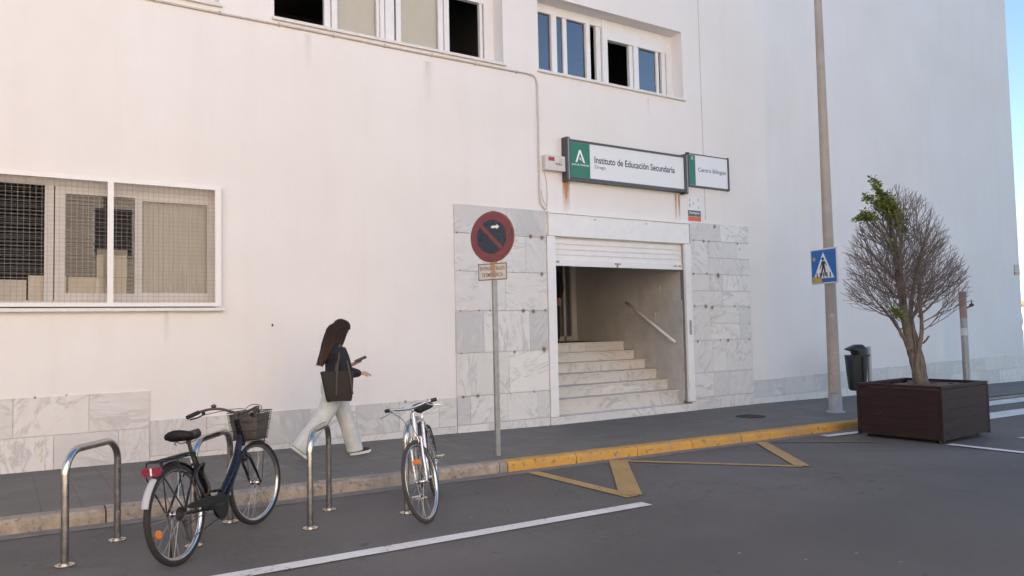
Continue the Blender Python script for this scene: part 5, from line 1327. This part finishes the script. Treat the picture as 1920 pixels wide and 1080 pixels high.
    for z_, xa, xb, d_ in ((.69, -.135, .165, .045), (.72, -.15, .175, .055), (.85, -.18, .19, .055), (1.0, -.215, .205, .042), (1.03, -.225, .21, .036)):
        c = (xa+xb)/2; w_ = (xb-xa)/2
        c -= .085; w_ *= .93
        rows.append([Vector((c+w_*(abs(cos(a))**.35)*(1 if cos(a) > 0 else -1), -.275+d_*(abs(sin(a))**.6)*(1 if sin(a) > 0 else -1), z_+.01*sin(a*2))) for a in [2*pi*i/32 for i in range(32)]])
    g.loft(rows); g.build('bag_body', M['bag'], bg_, smooth='auto')
    for yo, xa, xb in ((-.335, -.13, .04), (-.215, -.10, .01)):
        g = MB(); P = smooth_path([Vector((xa, yo, .76)), Vector((xa+.005, yo-.002 if yo < -.3 else yo, 1.03)), Vector((-.045, -.235 if yo < -.3 else -.20, 1.22)), Vector((-.015, -.165, 1.365)), Vector((.03, -.235 if yo < -.3 else -.20, 1.22)), Vector((xb-.01, yo-.002 if yo < -.3 else yo, 1.03)), Vector((xb+.03, yo, .76))], 2)
        rows = []
        for i, p in enumerate(P):
            t = (P[min(len(P)-1, i+1)]-P[max(0, i-1)]).normalized(); s_ = t.cross(Vector((0, 1, 0))).normalized()
            rows.append([p+s_*.0085+Vector((0, .002, 0)), p-s_*.0085+Vector((0, .002, 0)), p-s_*.0085-Vector((0, .002, 0)), p+s_*.0085-Vector((0, .002, 0))])
        g.loft(rows); g.build('strap', M['strap'], bg_)
    # ---- phone in the far hand
    ph = root('phone', 'dark mobile phone held up in the walking woman’s raised hand', 'phone', (wx, wy, wz), rad(2))
    d = Vector((.86, -.35, .38)).normalized(); u = Vector((-.30, -.25, .92)); u = (u-d*u.dot(d)).normalized(); s_ = d.cross(u)
    c = Lw+d*.115+u*.021
    m = Matrix(((d.x, s_.x, u.x, c.x), (d.y, s_.y, u.y, c.y), (d.z, s_.z, u.z, c.z), (0, 0, 0, 1)))
    g = MB(); g.box(-.05, -.036, -.004, .10, .036, .004, m, bev=.003); g.build('case', M['phone'], ph)
    g = MB(); g.box(-.046, -.033, .0042, .096, .033, .0052, m); g.build('screen', M['text_dark'], ph)
woman()
def hall_person():
    x_, y_ = 9.28, WY+2.62; r = root('person', 'dark-clothed person standing in the shade at the top of the entrance stairs', 'person', (x_, y_, 1.254), rad(200))
    g = MB(); head(g, Vector((.02, 0, 1.62)), Matrix())
    limb(g, [(0, 0, 1.40), (.01, 0, 1.5), (.015, 0, 1.56)], [.06, .055, .055])
    g.loft([ell((0, 0, .88), .11, .165), ell((0, 0, 1.0), .10, .155), ell((0, 0, 1.15), .11, .17), ell((0, 0, 1.30), .11, .19), ell((0, 0, 1.40), .08, .15), ell((0, 0, 1.45), .05, .06)])
    for s_ in (-1, 1):
        limb(g, [(0, s_*.19, 1.37), (.0, s_*.24, 1.1), (.06, s_*.23, .86)], [.052, .044, .028]); hand(g, (.06, s_*.23, .86), (.1, 0, -1), (1, 0, .1), .4, s_)
        limb(g, [(0, s_*.09, .90), (.01, s_*.10, .48), (0, s_*.10, .09)], [.09, .058, .036]); limb(g, [(0, s_*.10, .07), (.14, s_*.11, .03)], [.036, .026])
    finish(g, 'body', M['skin'], r, .009, 2)
    g = MB()
    g.loft([ell((0, 0, .82), .135, .195), ell((0, 0, 1.0), .125, .18), ell((0, 0, 1.15), .13, .195), ell((0, 0, 1.30), .13, .215), ell((0, 0, 1.41), .095, .17), ell((0, 0, 1.47), .062, .07)])
    for s_ in (-1, 1): limb(g, [(0, s_*.18, 1.38), (.0, s_*.245, 1.1), (.06, s_*.235, .88)], [.07, .064, .048])
    finish(g, 'coat', M['suit'], r, .012, 3)
    g = MB(); g.loft([ell((0, 0, .95), .125, .18), ell((0, 0, .85), .125, .185), ell((0, 0, .76), .11, .17)])
    for s_ in (-1, 1): limb(g, [(0, s_*.09, .86), (.01, s_*.10, .48), (0, s_*.10, .06)], [.105, .085, .075])
    finish(g, 'trousers', M['suit'], r, .012, 3)
    for s_ in (-1, 1):
        g = MB(); g.ball((.05, s_*.105, .035), .14, .045, .036); g.build('shoe', M['black'], r, smooth=True)
    g = MB(); g.ball((-.01, 0, 1.665), .105, .085, .095); g.build('hair', M['hair'], r, smooth=True)
hall_person()

# ------------------------------------------------------------------ street behind the camera and far house
op = root('apartment_building', 'sunlit warm rendered apartment block across the street, unseen behind the viewer, sized for its warm bounced light', 'building', (-11, -5.2, 0))  # unseen block, its extent and height set to bounce warm light onto the facade
g = MB(); g.box(-16, -10, -1, 19, 0, 11.0); g.build('wall', M['opp_wall'], op)
for i in range(10):
    for j in range(3):
        x_ = -14+i*3.4; z_ = 1.0+j*2.9
        g = MB(); g.box(x_, 0, z_, x_+1.1, .03, z_+1.5); f = g.build('window', M['white_metal'], op); g = MB(); g.box(x_+.06, .03, z_+.06, x_+1.04, .035, z_+1.44); g.build('pane', M['frame_dark'], f)
fh = root('distant_house', 'pale distant house with a tiled roof beyond the far corner', 'house', (150, 62, -.5))
g = MB(); g.box(-8, -6, -1, 22, 8, 4.2); g.build('wall', M['far_wall'], fh); g = MB(); g.box(-8.3, -6.3, 4.2, 22.3, 8.3, 4.9); g.build('roof', M['roof'], fh)
for i in range(4):
    g = MB(); g.box(-6+i*6, -6.05, .9, -4.5+i*6, -6.0, 2.6); g.build('window', M['frame_dark'], fh)
    g = MB(); g.box(-8.05, -4.5+i*3.2, .9, -8.0, -3.2+i*3.2, 2.6); g.build('window', M['frame_dark'], fh)
